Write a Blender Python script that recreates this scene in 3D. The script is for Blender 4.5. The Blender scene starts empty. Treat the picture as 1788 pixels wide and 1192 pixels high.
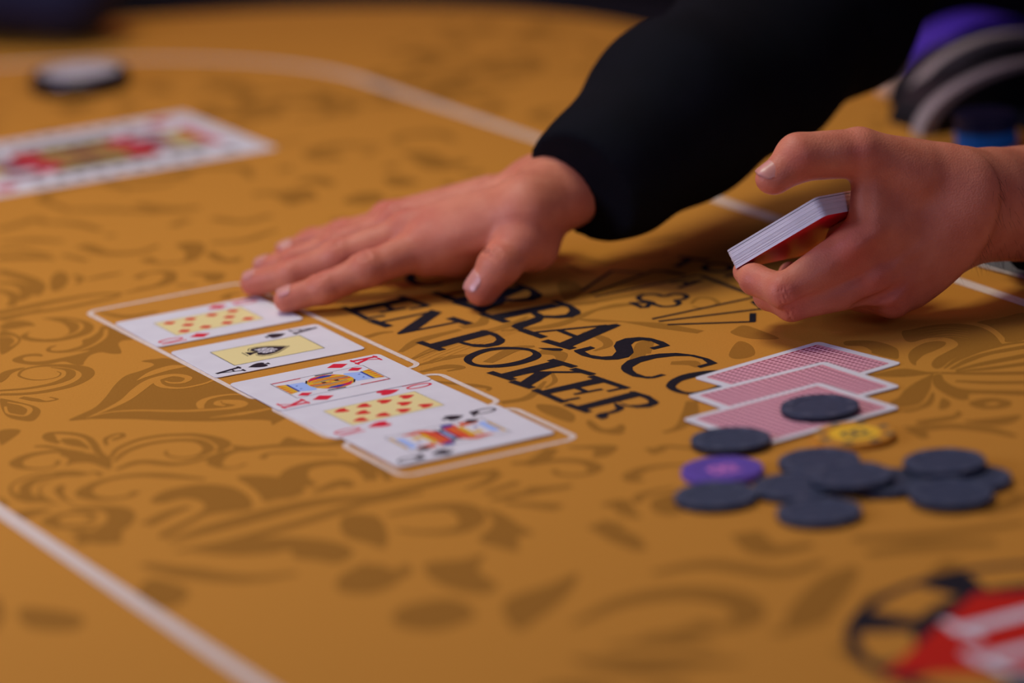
import bpy, math, random
import numpy as np
from mathutils import Vector, Matrix
from mathutils.geometry import tessellate_polygon

# ------------------------------------------------------------------ camera, world, lights
MM = 0.001
CX, CY, FPX = 894.0, 596.0, 6705.0            # picture centre and focal length for a 1788 x 1192 frame
PITCH, ROLL, CAMH = 0.2741044, -0.0591065, 557.433
FWD = np.array([0, math.cos(PITCH), -math.sin(PITCH)])
_r = np.array([1.0, 0, 0]); _u = np.cross(_r, FWD)
RGT = math.cos(ROLL) * _r + math.sin(ROLL) * _u
UPV = -math.sin(ROLL) * _r + math.cos(ROLL) * _u
CAM = np.array([0, 0, CAMH])

scene = bpy.context.scene
COL = scene.collection
cam_d = bpy.data.cameras.new('camera'); cam = bpy.data.objects.new('camera', cam_d); COL.objects.link(cam)
cam.matrix_world = Matrix([[RGT[0], UPV[0], -FWD[0], 0], [RGT[1], UPV[1], -FWD[1], 0],
                           [RGT[2], UPV[2], -FWD[2], CAMH * MM], [0, 0, 0, 1]])
cam_d.sensor_width = 36.0; cam_d.lens = FPX / 1788 * 36.0
cam_d.clip_start = 0.05; cam_d.clip_end = 30
cam_d.dof.use_dof = True; cam_d.dof.focus_distance = 2.025; cam_d.dof.aperture_fstop = 3.0
scene.camera = cam

scene.view_settings.view_transform = 'Standard'
try: scene.view_settings.look = 'None'
except Exception: pass
scene.view_settings.gamma = 1.0
scene.view_settings.use_curve_mapping = False
scene.view_settings.exposure = 0.0

world = bpy.data.worlds.new('world'); scene.world = world; world.use_nodes = True
bg = world.node_tree.nodes['Background']; bg.inputs[0].default_value = (0.24, 0.19, 0.40, 1); bg.inputs[1].default_value = 0.17

def area(name, loc, target, size, power, color, size_y=None):
    d = bpy.data.lights.new(name, 'AREA'); o = bpy.data.objects.new(name, d); COL.objects.link(o)
    d.energy = power; d.color = color; d.size = size
    if size_y: d.shape = 'RECTANGLE'; d.size_y = size_y
    o.location = loc
    o.rotation_euler = (Vector(target) - Vector(loc)).to_track_quat('-Z', 'Y').to_euler()
    return o
area('ceiling_lamp_over_table', (-0.38, 2.2, 1.3), (-0.2, 2.05, 0), 0.48, 10.2, (1.0, 0.98, 0.86))
area('ceiling_lamp_far_end', (-0.5, 3.6, 1.7), (-0.1, 2.6, 0), 0.8, 4.0, (1.0, 0.40, 0.50))
area('stage_light_violet', (-1.5, 1.45, 0.6), (0.2, 2.05, 0.06), 0.5, 15, (0.60, 0.66, 1.0))
area('added_fill_violet', (1.3, -1.2, 1.5), (0.15, 2.0, 0.05), 0.9, 15, (0.62, 0.60, 1.0))  # added fill from behind the camera, brightens the shaded back of the hand
area('stage_spot_purple', (-1.05, 1.75, 1.5), (-0.3, 2.75, 0), 0.06, 2.5, (0.45, 0.2, 1.0))

# ------------------------------------------------------------------ helpers
def ray(px, py): return ((px - CX) * RGT - (py - CY) * UPV) / FPX + FWD
def G(px, py, z=0.0):
    """point of the level plane at height z (mm above the felt) that the photograph shows at this pixel"""
    d = ray(px, py); t = (z - CAMH) / d[2]; return CAM + d * t
def D(px, py, depth): return CAM + ray(px, py) * depth
def lin(c):
    return tuple((v / 12.92 if v <= 0.04045 else ((v + 0.055) / 1.055) ** 2.4) for v in (x / 255.0 for x in c))

def mat(name, rgb, rough=0.5, spec=0.3, noise=None, bump=None, sheen=0.0, sss=0.0, coat=0.0):
    m = bpy.data.materials.new(name); m.use_nodes = True
    nt = m.node_tree; b = nt.nodes['Principled BSDF']
    c = (*lin(rgb), 1)
    b.inputs['Base Color'].default_value = c
    b.inputs['Roughness'].default_value = rough
    b.inputs['Specular IOR Level'].default_value = spec
    if sheen: b.inputs['Sheen Weight'].default_value = sheen
    if coat: b.inputs['Coat Weight'].default_value = coat; b.inputs['Coat Roughness'].default_value = 0.15
    tc = nt.nodes.new('ShaderNodeTexCoord')
    if noise:
        sc, rgb2, detail = noise
        n = nt.nodes.new('ShaderNodeTexNoise'); n.inputs['Scale'].default_value = sc; n.inputs['Detail'].default_value = detail
        r = nt.nodes.new('ShaderNodeValToRGB'); r.color_ramp.elements[0].position = 0.35; r.color_ramp.elements[1].position = 0.68
        r.color_ramp.elements[0].color = c; r.color_ramp.elements[1].color = (*lin(rgb2), 1)
        nt.links.new(tc.outputs['Object'], n.inputs['Vector']); nt.links.new(n.outputs['Fac'], r.inputs['Fac'])
        nt.links.new(r.outputs['Color'], b.inputs['Base Color'])
    if bump:
        sc, st, dist = bump
        n = nt.nodes.new('ShaderNodeTexNoise'); n.inputs['Scale'].default_value = sc; n.inputs['Detail'].default_value = 3
        bp = nt.nodes.new('ShaderNodeBump'); bp.inputs['Strength'].default_value = st; bp.inputs['Distance'].default_value = dist
        nt.links.new(tc.outputs['Object'], n.inputs['Vector']); nt.links.new(n.outputs['Fac'], bp.inputs['Height'])
        nt.links.new(bp.outputs['Normal'], b.inputs['Normal'])
    return m

def mesh_obj(name, verts, faces, mats, parent=None, midx=None, smooth=False, scale=MM):
    me = bpy.data.meshes.new(name)
    v = np.asarray(verts, dtype=float) * scale
    me.from_pydata(v.tolist(), [], faces)
    for m in (mats if isinstance(mats, (list, tuple)) else [mats]): me.materials.append(m)
    if midx is not None: me.polygons.foreach_set('material_index', midx)
    if smooth: me.polygons.foreach_set('use_smooth', [True] * len(me.polygons))
    me.update()
    o = bpy.data.objects.new(name, me); COL.objects.link(o)
    if parent is not None: o.parent = parent
    return o
def empty(name, loc=(0, 0, 0), rz=0.0):
    o = bpy.data.objects.new(name, None); COL.objects.link(o); o.empty_display_size = 0.02
    o.location = [c * MM for c in loc]; o.rotation_euler = (0, 0, rz); return o
def tag(o, label, cat=None, group=None, kind=None):
    if label: o['label'] = label
    if cat: o['category'] = cat
    if group: o['group'] = group
    if kind: o['kind'] = kind
    return o

def catmull(pts, n=8, closed=False):
    P = [np.asarray(p, float) for p in pts]; out = []
    L = len(P)
    segs = L if closed else L - 1
    for i in range(segs):
        p1, p2 = P[i], P[(i + 1) % L]
        p0 = P[i - 1] if (closed or i > 0) else 2 * p1 - p2
        p3 = P[(i + 2) % L] if (closed or i + 2 < L) else 2 * p2 - p1
        for k in range(n):
            t = k / n
            out.append(0.5 * ((2 * p1) + (-p0 + p2) * t + (2 * p0 - 5 * p1 + 4 * p2 - p3) * t * t + (-p0 + 3 * p1 - 3 * p2 + p3) * t ** 3))
    if not closed: out.append(P[-1])
    return out

class Print:
    """flat ink on a surface: polygons and strokes in plane coordinates, several inks in one mesh"""
    def __init__(self): self.v = []; self.f = []; self.m = []
    def poly(self, loops, z=0.0, m=0):
        if not isinstance(loops[0][0], (tuple, list, np.ndarray)): loops = [loops]
        base = len(self.v)
        flat = [tuple(p[:2]) for l in loops for p in l]
        tris = tessellate_polygon([[Vector((p[0], p[1], 0)) for p in l] for l in loops])
        self.v += [(x, y, z) for x, y in flat]
        for t in tris:
            a, b, c = (flat[i] for i in t)
            cr = (b[0] - a[0]) * (c[1] - a[1]) - (b[1] - a[1]) * (c[0] - a[0])
            if abs(cr) < 1e-9: continue
            t = tuple(base + i for i in t)
            self.f.append(t if cr > 0 else (t[0], t[2], t[1])); self.m.append(m)
    def stroke(self, pts, w, z=0.0, m=0):
        """w: one width, or widths spread evenly along the path (mm)"""
        P = np.array([p[:2] for p in pts], float); n = len(P)
        if np.isscalar(w): w = [w, w]
        W = np.interp(np.linspace(0, 1, n), np.linspace(0, 1, len(w)), w) / 2
        T = np.gradient(P, axis=0); T /= np.maximum(np.linalg.norm(T, axis=1)[:, None], 1e-9)
        N = np.stack([-T[:, 1], T[:, 0]], 1)
        # mitre for straight corners
        base = len(self.v)
        for i in range(n):
            k = W[i]
            zi = z + .0024 * i / n; self.v += [(*(P[i] + N[i] * k), zi), (*(P[i] - N[i] * k), zi)]
        for i in range(n - 1):
            a = base + 2 * i
            self.f.append((a, a + 1, a + 3, a + 2)); self.m.append(m)
    def lines(self, pts, w, z=0.0, m=0):
        for ii, (a, b) in enumerate(zip(pts[:-1], pts[1:])):
            a = np.array(a[:2], float); b = np.array(b[:2], float); d = (b - a) / max(np.linalg.norm(b - a), 1e-9)
            self.stroke([a - d * w * .45, b + d * w * .45], w, z + .004 * ii, m)
    def build(self, name, mats, parent): return mesh_obj(name, self.v, self.f, mats, parent, midx=self.m)

# ------------------------------------------------------------------ materials
M = {}
M['felt'] = mat('felt_ochre', (199, 136, 51), 0.85, 0.1, noise=(900, (192, 129, 46), 4), bump=(2500, 0.12, 0.0004))
M['felt_dark'] = mat('felt_brown_ink', (160, 108, 37), 0.85, 0.1, noise=(900, (153, 102, 33), 4), bump=(2500, 0.12, 0.0004))
M['line_white'] = mat('printed_white', (226, 208, 190), 0.8, 0.12, noise=(400, (212, 192, 172), 3))
M['ink'] = mat('printed_black', (20, 16, 24), 0.8, 0.15, noise=(500, (30, 25, 34), 3))
M['logo_red'] = mat('printed_red', (196, 30, 14), 0.8, 0.12)
M['emblem_red'] = mat('emblem_red', (200, 52, 60), 0.8, 0.12); M['emblem_gold'] = mat('emblem_gold', (184, 158, 74), 0.8, 0.12); M['emblem_maroon'] = mat('emblem_maroon', (128, 44, 58), 0.8, 0.12)
M['card_white'] = mat('card_stock', (228, 225, 224), 0.42, 0.35, noise=(60, (223, 219, 219), 2))
M['card_yellow'] = mat('card_cream', (238, 220, 150), 0.45, 0.35)
M['card_red'] = mat('card_red', (222, 22, 52), 0.45, 0.35)
M['card_red2'] = mat('card_pip_red', (220, 36, 30), 0.45, 0.35)
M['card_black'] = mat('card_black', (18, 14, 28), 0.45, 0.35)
M['card_blue'] = mat('card_blue', (36, 58, 150), 0.45, 0.35)
M['card_sky'] = mat('card_sky', (162, 190, 238), 0.45, 0.35)
M['card_gold'] = mat('card_gold', (226, 178, 30), 0.45, 0.35)
M['card_orange'] = mat('card_orange', (226, 92, 34), 0.45, 0.35)
M['chip_dark'] = mat('chip_slate', (55, 65, 86), 0.55, 0.3, noise=(260, (49, 58, 77), 3), bump=(700, 0.1, 0.0005))
M['chip_dark_edge'] = mat('chip_slate_edge', (24, 27, 42), 0.5, 0.3)
M['chip_spot'] = mat('chip_spot', (76, 82, 98), 0.5, 0.3)
M['chip_purple'] = mat('chip_purple', (96, 70, 160), 0.5, 0.4)
M['chip_pink'] = mat('chip_pink', (206, 120, 190), 0.5, 0.4)
M['chip_gold'] = mat('chip_gold', (206, 140, 40), 0.5, 0.4)
M['chip_yellow'] = mat('chip_yellow', (246, 192, 40), 0.5, 0.4)
M['chip_olive'] = mat('chip_olive', (112, 96, 62), 0.5, 0.4)
M['chip_navy'] = mat('chip_navy', (22, 30, 66), 0.5, 0.4)
M['chip_blue'] = mat('chip_blue', (16, 116, 196), 0.5, 0.4)
M['chip_cream'] = mat('chip_cream', (214, 180, 150), 0.5, 0.4)
M['rail'] = mat('black_vinyl', (10, 10, 16), 0.7, 0.12, bump=(300, 0.15, 0.001))
M['puck_black'] = mat('button_black', (16, 15, 24), 0.18, 0.6)
M['puck_white'] = mat('button_white', (206, 198, 200), 0.4, 0.4)
M['puck_grey'] = mat('button_grey', (150, 138, 120), 0.4, 0.4)
M['cloth'] = mat('black_cotton', (7, 8, 13), 0.85, 0.1, noise=(60, (9, 10, 16), 3), bump=(900, 0.2, 0.0006))
M['navy_cloth'] = mat('navy_cloth', (20, 24, 52), 0.7, 0.3, bump=(60, 0.2, 0.004))
M['floor'] = mat('dark_carpet', (22, 18, 26), 0.95, 0.1, noise=(8, (30, 22, 34), 4))
M['wall'] = mat('dark_wall', (20, 16, 30), 0.9, 0.1, noise=(3, (26, 20, 40), 3))
M['wood'] = mat('dark_wood', (40, 26, 18), 0.5, 0.3, noise=(20, (28, 18, 12), 5))
M['case'] = mat('case_black', (13, 12, 14), 0.5, 0.3)
M['case_grey'] = mat('case_grey', (150, 136, 130), 0.45, 0.4)
M['case_violet_lit'] = mat('case_violet_lit', (62, 34, 150), 0.5, 0.3)  # violet light falling on the case top, put into its base colour
M['plate'] = mat('grey_plate', (112, 108, 104), 0.35, 0.4)
M['nail'] = mat('nail', (202, 136, 118), 0.32, 0.4)
M['hair'] = mat('body_hair', (40, 24, 18), 0.6, 0.3)

# card edges: thin layers
def skin_material():
    m = bpy.data.materials.new('skin'); m.use_nodes = True; nt = m.node_tree; b = nt.nodes['Principled BSDF']
    at = nt.nodes.new('ShaderNodeAttribute'); at.attribute_name = 'tone'
    tc = nt.nodes.new('ShaderNodeTexCoord')
    n = nt.nodes.new('ShaderNodeTexNoise'); n.inputs['Scale'].default_value = 70; n.inputs['Detail'].default_value = 7
    nt.links.new(tc.outputs['Object'], n.inputs['Vector'])
    r = nt.nodes.new('ShaderNodeValToRGB')
    r.color_ramp.elements[0].position = 0.3; r.color_ramp.elements[0].color = (*lin((194, 112, 82)), 1)
    r.color_ramp.elements[1].position = 0.7; r.color_ramp.elements[1].color = (*lin((211, 132, 99)), 1)
    nt.links.new(n.outputs['Fac'], r.inputs['Fac'])
    mx = nt.nodes.new('ShaderNodeMix'); mx.data_type = 'RGBA'
    mx.inputs['B'].default_value = (*lin((190, 86, 70)), 1)
    nt.links.new(at.outputs['Fac'], mx.inputs['Factor']); nt.links.new(r.outputs['Color'], mx.inputs['A'])
    nt.links.new(mx.outputs['Result'], b.inputs['Base Color'])
    b.inputs['Roughness'].default_value = 0.5; b.inputs['Specular IOR Level'].default_value = 0.25
    b.inputs['Subsurface Weight'].default_value = 0.12; b.inputs['Subsurface Radius'].default_value = (1.0, 0.35, 0.2)
    b.inputs['Subsurface Scale'].default_value = 0.004
    # fine skin relief
    v = nt.nodes.new('ShaderNodeTexVoronoi'); v.inputs['Scale'].default_value = 900
    n2 = nt.nodes.new('ShaderNodeTexNoise'); n2.inputs['Scale'].default_value = 260; n2.inputs['Detail'].default_value = 4
    ad = nt.nodes.new('ShaderNodeMath'); ad.operation = 'ADD'
    nt.links.new(tc.outputs['Object'], v.inputs['Vector']); nt.links.new(tc.outputs['Object'], n2.inputs['Vector'])
    nt.links.new(v.outputs['Distance'], ad.inputs[0]); nt.links.new(n2.outputs['Fac'], ad.inputs[1])
    bp = nt.nodes.new('ShaderNodeBump'); bp.inputs['Strength'].default_value = 0.2; bp.inputs['Distance'].default_value = 0.0007
    nt.links.new(ad.outputs[0], bp.inputs['Height']); nt.links.new(bp.outputs['Normal'], b.inputs['Normal'])
    return m
M['skin'] = skin_material()

# back of the playing cards: red lattice printed on white
def back_material():
    m = bpy.data.materials.new('card_back_lattice'); m.use_nodes = True; nt = m.node_tree; b = nt.nodes['Principled BSDF']
    b.inputs['Roughness'].default_value = 0.42
    tc = nt.nodes.new('ShaderNodeTexCoord')
    sx = nt.nodes.new('ShaderNodeSeparateXYZ'); nt.links.new(tc.outputs['Object'], sx.inputs[0])
    def wave(out, pitch):
        mu = nt.nodes.new('ShaderNodeMath'); mu.operation = 'MULTIPLY'; mu.inputs[1].default_value = 2 * math.pi / (pitch * MM)
        co = nt.nodes.new('ShaderNodeMath'); co.operation = 'COSINE'
        nt.links.new(out, mu.inputs[0]); nt.links.new(mu.outputs[0], co.inputs[0]); return co.outputs[0]
    ad = nt.nodes.new('ShaderNodeMath'); ad.operation = 'ADD'
    nt.links.new(wave(sx.outputs[0], 4.0), ad.inputs[0]); nt.links.new(wave(sx.outputs[1], 2.9), ad.inputs[1])
    mr = nt.nodes.new('ShaderNodeMapRange'); mr.inputs['From Min'].default_value = -2; mr.inputs['From Max'].default_value = 2
    nt.links.new(ad.outputs[0], mr.inputs['Value'])
    r = nt.nodes.new('ShaderNodeValToRGB'); e = r.color_ramp.elements
    e[0].position = 0.50; e[0].color = (*lin((238, 176, 186)), 1); e[1].position = 0.74; e[1].color = (*lin((128, 14, 48)), 1)
    nt.links.new(mr.outputs[0], r.inputs['Fac']); nt.links.new(r.outputs['Color'], b.inputs['Base Color'])
    return m
M['card_back'] = back_material()

# ------------------------------------------------------------------ setting
FLOOR_Z = -760.0
fl = mesh_obj('floor', [(-4000, -1500, FLOOR_Z), (4500, -1500, FLOOR_Z), (4500, 7000, FLOOR_Z), (-4000, 7000, FLOOR_Z)], [(0, 1, 2, 3)], M['floor'])
tag(fl, 'dark carpeted floor of the card room', kind='structure')
wb = mesh_obj('wall_back', [(-4000, 7000, FLOOR_Z), (4500, 7000, FLOOR_Z), (4500, 7000, 2400), (-4000, 7000, 2400)], [(0, 1, 2, 3)], M['wall'])
tag(wb, 'dark violet wall far behind the table', kind='structure')

# ------------------------------------------------------------------ poker table
ANG = math.radians(28.2)
NX = np.array([math.cos(ANG), math.sin(ANG)]); TX = np.array([math.sin(ANG), -math.cos(ANG)])   # across, along
TC_P, TC_A, HALF = 896.0, -1748.0, 672.0
def tab(p, a): return NX * p + TX * a
def oval(W, B, n=48):
    """racetrack outline: straight sides, elliptic ends (W across, B along); list of world xy"""
    out = []
    for k in range(n + 1):
        th = math.pi * k / n
        out.append(tab(TC_P + W * math.cos(th), TC_A + HALF + B * math.sin(th)))
    for k in range(n + 1):
        th = math.pi + math.pi * k / n
        out.append(tab(TC_P + W * math.cos(th), TC_A - HALF + B * math.sin(th)))
    return out

table = empty('poker_table', (*tab(TC_P, TC_A), FLOOR_Z))
tag(table, 'oval poker table with ochre damask felt, printed logos and black padded rail', 'table')
def attach(o):
    o.parent = table; o.matrix_parent_inverse = Matrix.Translation(table.location).inverted(); return o

def slab(name, outline, z0, z1, m, parent=None):
    n = len(outline)
    v = [(x, y, z1) for x, y in outline] + [(x, y, z0) for x, y in outline]
    f = [tuple(range(n)), tuple(range(2 * n - 1, n - 1, -1))]
    f += [(i, i + n, (i + 1) % n + n, (i + 1) % n) for i in range(n)]
    return mesh_obj(name, v, f, m, parent)
ol = oval(545, 405)[::-1]
area2 = sum(ol[i][0] * ol[(i + 1) % len(ol)][1] - ol[(i + 1) % len(ol)][0] * ol[i][1] for i in range(len(ol)))
if area2 < 0: ol = ol[::-1]
attach(slab('felt_top', ol, -24, 0, M['felt']))
attach(slab('underframe', [tab(TC_P, TC_A) + (np.array(p) - tab(TC_P, TC_A)) * 0.9 for p in ol], -110, -24, M['wood']))

# padded rail
prof = []
for k in range(14):
    th = math.radians(-200 + k * 220 / 13)
    prof.append((47 + 47 * math.cos(th), -2 + 26 * math.sin(th) * (1 if math.sin(th) > 0 else 1.2)))
rv, rf = [], []
base_o = oval(540, 400)
rings = len(base_o); pn = len(prof)
ctr = tab(TC_P, TC_A)
for i in range(rings):
    p = base_o[i]; q = base_o[(i + 1) % rings]; r0 = base_o[i - 1]
    tt = np.array(q) - np.array(r0); tt /= max(np.linalg.norm(tt), 1e-9)
    nn = np.array([-tt[1], tt[0]])
    if np.dot(nn, np.array(p) - ctr) < 0: nn = -nn
    for dx, dz in prof: rv.append((*(np.array(p) + nn * dx), dz))
for i in range(rings):
    j = (i + 1) % rings
    for k in range(pn):
        l = (k + 1) % pn
        rf.append((i * pn + k, j * pn + k, j * pn + l, i * pn + l))
attach(mesh_obj('rail', rv, rf, M['rail'], smooth=True))
# pedestals
for s in (-1, 1):
    c = tab(TC_P, TC_A + s * 520)
    v, f = [], []
    seg = 20; pr = [(230, FLOOR_Z), (230, FLOOR_Z + 40), (90, FLOOR_Z + 70), (75, -150), (160, -110)]
    for R_, z in pr:
        for k in range(seg): v.append((c[0] + R_ * math.cos(2 * math.pi * k / seg), c[1] + R_ * math.sin(2 * math.pi * k / seg), z))
    for i in range(len(pr) - 1):
        for k in range(seg):
            l = (k + 1) % seg; f.append((i * seg + k, i * seg + l, (i + 1) * seg + l, (i + 1) * seg + k))
    f.append(tuple(range(seg))[::-1]); f.append(tuple(range((len(pr) - 1) * seg, len(pr) * seg)))
    attach(mesh_obj('pedestal', v, f, M['wood'], smooth=False))

# ---- printing on the felt: crops of the photograph used while measuring: id -> (x0, y0, scale)
CR = dict(a=(0, 340, 5.417), b=(220, 320, 5.417), c=(0, 540, 5.417), d=(0, 720, 5.417), e=(260, 720, 4.2575), f=(600, 760, 4.2575),
          g=(920, 700, 5.417), h=(1488, 540, 5.417), i=(640, 440, 4.2575), j=(960, 380, 4.2575), k=(120, 560, 4.2575), l=(480, 240, 4.47),
          m=(900, 860, 2.98), n=(1488, 700, 3.973), C1=(580, 480, 7.45), C2=(780, 480, 6.386), C3=(940, 560, 5.5875), C4=(740, 640, 5.96),
          J=(1000, 430, 4.967), T=(1180, 420, 7.45), P=(0, 0, 1.0))
def gp(cid, pts):
    x0, y0, s = CR[cid]
    return [G(x0 + x / s, y0 + y / s)[:2] for x, y in pts]

orn = Print(); vein = Print()
_zc = [0]
def zlay(top=False):
    _zc[0] += 1; return (0.10 if top else 0.03) + 0.0028 * (_zc[0] % 22)      # overlapping ink never shares one plane
def S(cid, pts, w, dst=None):
    (dst or orn).stroke(catmull(gp(cid, pts), 7), w, zlay(dst is not None))
def F(cid, pts, dst=None):
    (dst or orn).poly(catmull(gp(cid, pts), 4, closed=True), zlay(dst is not None))
# left scrolls
F('c', [(400, 85), (600, 75), (760, 95), (860, 130), (890, 175), (840, 230), (700, 275), (520, 305), (330, 305), (220, 285), (195, 260), (215, 235), (290, 210), (260, 240), (290, 265), (420, 280), (560, 265), (650, 225), (645, 175), (590, 130), (480, 100)])
S('c', [(640, 95), (750, 130), (770, 180), (700, 230), (560, 270), (400, 285)], [1, 2.6, 2, 1], vein)
F('c', [(960, 160), (1050, 170), (1260, 275), (1160, 295), (1120, 330), (1150, 410), (1060, 420), (960, 405), (860, 430), (800, 490), (780, 525), (700, 520), (600, 492), (450, 520), (300, 525), (160, 505), (115, 480), (160, 450), (250, 425), (380, 420), (400, 445), (330, 440), (240, 450), (215, 470), (260, 490), (400, 490), (600, 455), (750, 420), (850, 388), (700, 402), (540, 412), (450, 400), (435, 380), (470, 352), (540, 340), (480, 370), (500, 390), (600, 388), (720, 360), (780, 330), (780, 290), (860, 260), (930, 210)])
S('c', [(1005, 190), (990, 260), (900, 330), (780, 380), (650, 410)], [2.4, 2.6, 2.2, 1], vein)
S('c', [(540, 585), (575, 605), (540, 640), (420, 665), (300, 665), (200, 640), (180, 610), (240, 565), (400, 535), (600, 532), (780, 560), (835, 610), (780, 670), (640, 730), (400, 780), (200, 800), (0, 805)], [.8, 1, 1.6, 1.6, 3, 8, 6, 5, 4])
S('c', [(480, 548), (640, 572), (670, 615), (620, 660), (480, 708), (250, 748), (0, 768)], [1, 5, 6, 4, 3])
F('c', [(0, 850), (60, 850), (200, 880), (340, 920), (385, 970), (320, 1050), (200, 1050), (80, 1020), (20, 950)])
S('c', [(70, 880), (220, 910), (285, 950), (240, 1005), (150, 1000), (70, 978), (50, 920)], [1.4, 3, 2.5, 2, 1.5], vein)
S('c', [(200, 832), (330, 855), (430, 870), (540, 850), (470, 830)], [4, 5, 2, 2, 1])
F('c', [(0, 160), (100, 110), (250, 110), (335, 150), (250, 160), (120, 185), (30, 190)])
F('c', [(0, 210), (100, 215), (190, 260), (190, 310), (120, 370), (40, 420), (0, 400)])
S('c', [(0, 262), (110, 260), (155, 300), (100, 350)], [1.5, 2.5, 2, 1.5], vein)
S('c', [(0, 100), (200, 50), (400, 0)], [8, 6, 4])
F('c', [(0, 610), (100, 570), (240, 550), (120, 600), (60, 660), (0, 690)])
# large leaf left of the card boxes
F('k', [(0, 740), (100, 690), (200, 640), (280, 560), (340, 480), (420, 410), (540, 370), (630, 332), (612, 312), (540, 300), (640, 285), (780, 290), (1100, 440), (1390, 590), (1500, 640), (1700, 755), (1640, 722), (1560, 750), (1510, 775), (1490, 740), (1300, 735), (1100, 745), (900, 745), (700, 740), (500, 730), (300, 728), (150, 730)])
F('k', [(505, 445), (600, 380), (760, 332), (880, 340), (760, 365), (640, 400), (560, 425)], vein)
S('k', [(150, 718), (300, 652), (420, 590), (520, 510), (600, 455), (700, 418), (800, 405), (890, 425), (850, 458), (760, 462), (715, 448)], [1, 4, 7, 7, 5, 4, 3, 1], vein)
S('k', [(650, 440), (670, 475), (730, 496), (850, 500), (1000, 470), (1080, 440)], [4, 4, 3, 2.5, 2], vein)
S('k', [(130, 722), (300, 682), (500, 668), (800, 672), (980, 667), (1150, 655), (1255, 640), (1285, 620), (1230, 605), (1130, 603), (1110, 622), (1160, 634)], [1, 2.5, 3.5, 4, 6, 8, 5, 2], vein)
S('k', [(985, 655), (980, 620), (1010, 590), (1090, 565), (1200, 550), (1300, 550)], [3, 5, 4, 3, 2], vein)
S('k', [(1050, 722), (1300, 690), (1550, 645)], [1, 5, 2], vein)
# lower left motif
F('d', [(0, 170), (200, 170), (50, 290), (0, 295)])
S('d', [(560, 290), (480, 255), (462, 205), (560, 192), (720, 205), (830, 240), (890, 300), (930, 370), (1000, 425)], [3, 7, 4, 4, 4, 4, 3])
F('d', [(580, 250), (720, 250), (800, 290), (850, 345), (740, 325), (620, 300)])
S('d', [(1010, 310), (1000, 250), (1080, 210), (1150, 200), (1160, 225), (1100, 248), (1060, 262)], [2, 3, 2.5, 3, 4, 3])
F('d', [(640, 380), (800, 390), (920, 410), (1040, 430), (1050, 530), (980, 520), (850, 475), (700, 480), (620, 505), (650, 440), (560, 395)])
S('d', [(545, 455), (545, 485), (480, 518), (350, 532), (210, 520), (150, 480), (210, 430), (350, 388), (550, 368), (750, 388), (900, 408)], [3, 2, 3, 7, 6, 4, 4])
S('d', [(330, 320), (450, 322), (600, 350), (800, 372)], [3, 4, 3, 1])
F('d', [(80, 720), (140, 650), (300, 590), (500, 560), (700, 550), (850, 575), (750, 600), (600, 605), (480, 640), (390, 700), (400, 770), (480, 830), (560, 870), (400, 850), (250, 850), (120, 800)])
S('d', [(170, 770), (150, 720), (190, 670), (310, 620), (520, 580)], [2, 4, 3, 2], vein)
S('d', [(350, 790), (325, 740), (350, 690), (430, 645), (560, 618)], [2, 4, 3, 2], vein)
S('d', [(850, 575), (900, 565), (950, 580), (930, 602)], [2, 3, 3, 2])
F('d', [(510, 740), (560, 690), (620, 690), (600, 750), (640, 820), (720, 860), (600, 830)])
F('d', [(80, 960), (200, 930), (480, 910), (350, 970), (150, 1020)])
F('d', [(640, 905), (800, 890), (1000, 880), (1200, 900), (1280, 960), (1250, 1050), (1150, 1130), (1140, 1230), (860, 1230), (900, 1100), (1000, 1040), (1010, 960), (930, 925), (800, 930)])
S('d', [(800, 1010), (870, 1000), (860, 960), (700, 950), (540, 980), (470, 1030), (560, 1075), (750, 1080), (900, 1060)], [3, 4, 4, 8, 6, 5])
S('d', [(700, 1130), (820, 1160), (760, 1250)], [8, 10, 6])
F('d', [(0, 800), (90, 860), (50, 880), (0, 850)])
# sweeps to the right of it
S('P', [(192, 800), (206, 783), (240, 768), (277, 761), (305, 759), (340, 759), (375, 766), (392, 777), (380, 788)], [2, 3, 4, 4, 5, 8, 3])
S('P', [(199, 805), (221, 788), (258, 775), (300, 769), (342, 769), (363, 779), (360, 789), (338, 798), (307, 799), (290, 793), (291, 787)], [2, 4, 4, 5, 6, 3, 2, 1.5])
S('P', [(203, 820), (231, 809), (258, 806), (307, 810), (360, 800), (391, 788)], [2, 6, 6, 4, 2])
S('P', [(238, 858), (225, 866), (194, 871), (162, 869), (146, 860), (157, 849), (185, 838), (221, 831), (258, 829), (300, 831), (358, 836)], [5, 3, 5, 9, 6, 4, 5, 7, 3])
F('P', [(263, 875), (280, 860), (310, 851), (352, 845), (400, 849), (430, 863), (441, 880), (433, 890), (400, 894), (361, 900), (326, 918), (285, 940), (279, 931), (308, 916), (340, 900), (358, 886), (348, 874), (318, 870), (285, 878)])
S('P', [(255, 916), (295, 896), (330, 884)], [8, 8, 5])
F('P', [(414, 832), (460, 830), (496, 835), (514, 845), (533, 856), (514, 868), (484, 872), (462, 876), (452, 862), (434, 847)])
S('P', [(430, 809), (412, 816), (390, 816), (376, 810), (380, 800), (406, 788), (448, 781), (495, 776)], [2, 2, 4, 9, 6, 5, 3])
F('P', [(490, 772), (503, 763), (530, 770), (565, 773), (598, 767), (603, 776), (554, 779), (470, 782), (424, 788), (405, 777), (443, 780), (483, 776)])
S('P', [(458, 800), (465, 793), (485, 790), (518, 790), (555, 791), (590, 793)], [4, 3, 3, 3, 2])
S('P', [(535, 850), (514, 835), (518, 822), (542, 812), (589, 807), (628, 814), (645, 828), (648, 838)], [12, 14, 10, 7, 8, 6])
S('P', [(626, 802), (662, 818), (680, 838)], [4, 5, 4])
S('P', [(547, 860), (577, 849), (598, 842), (612, 850)], [4, 8, 9, 5])
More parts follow.
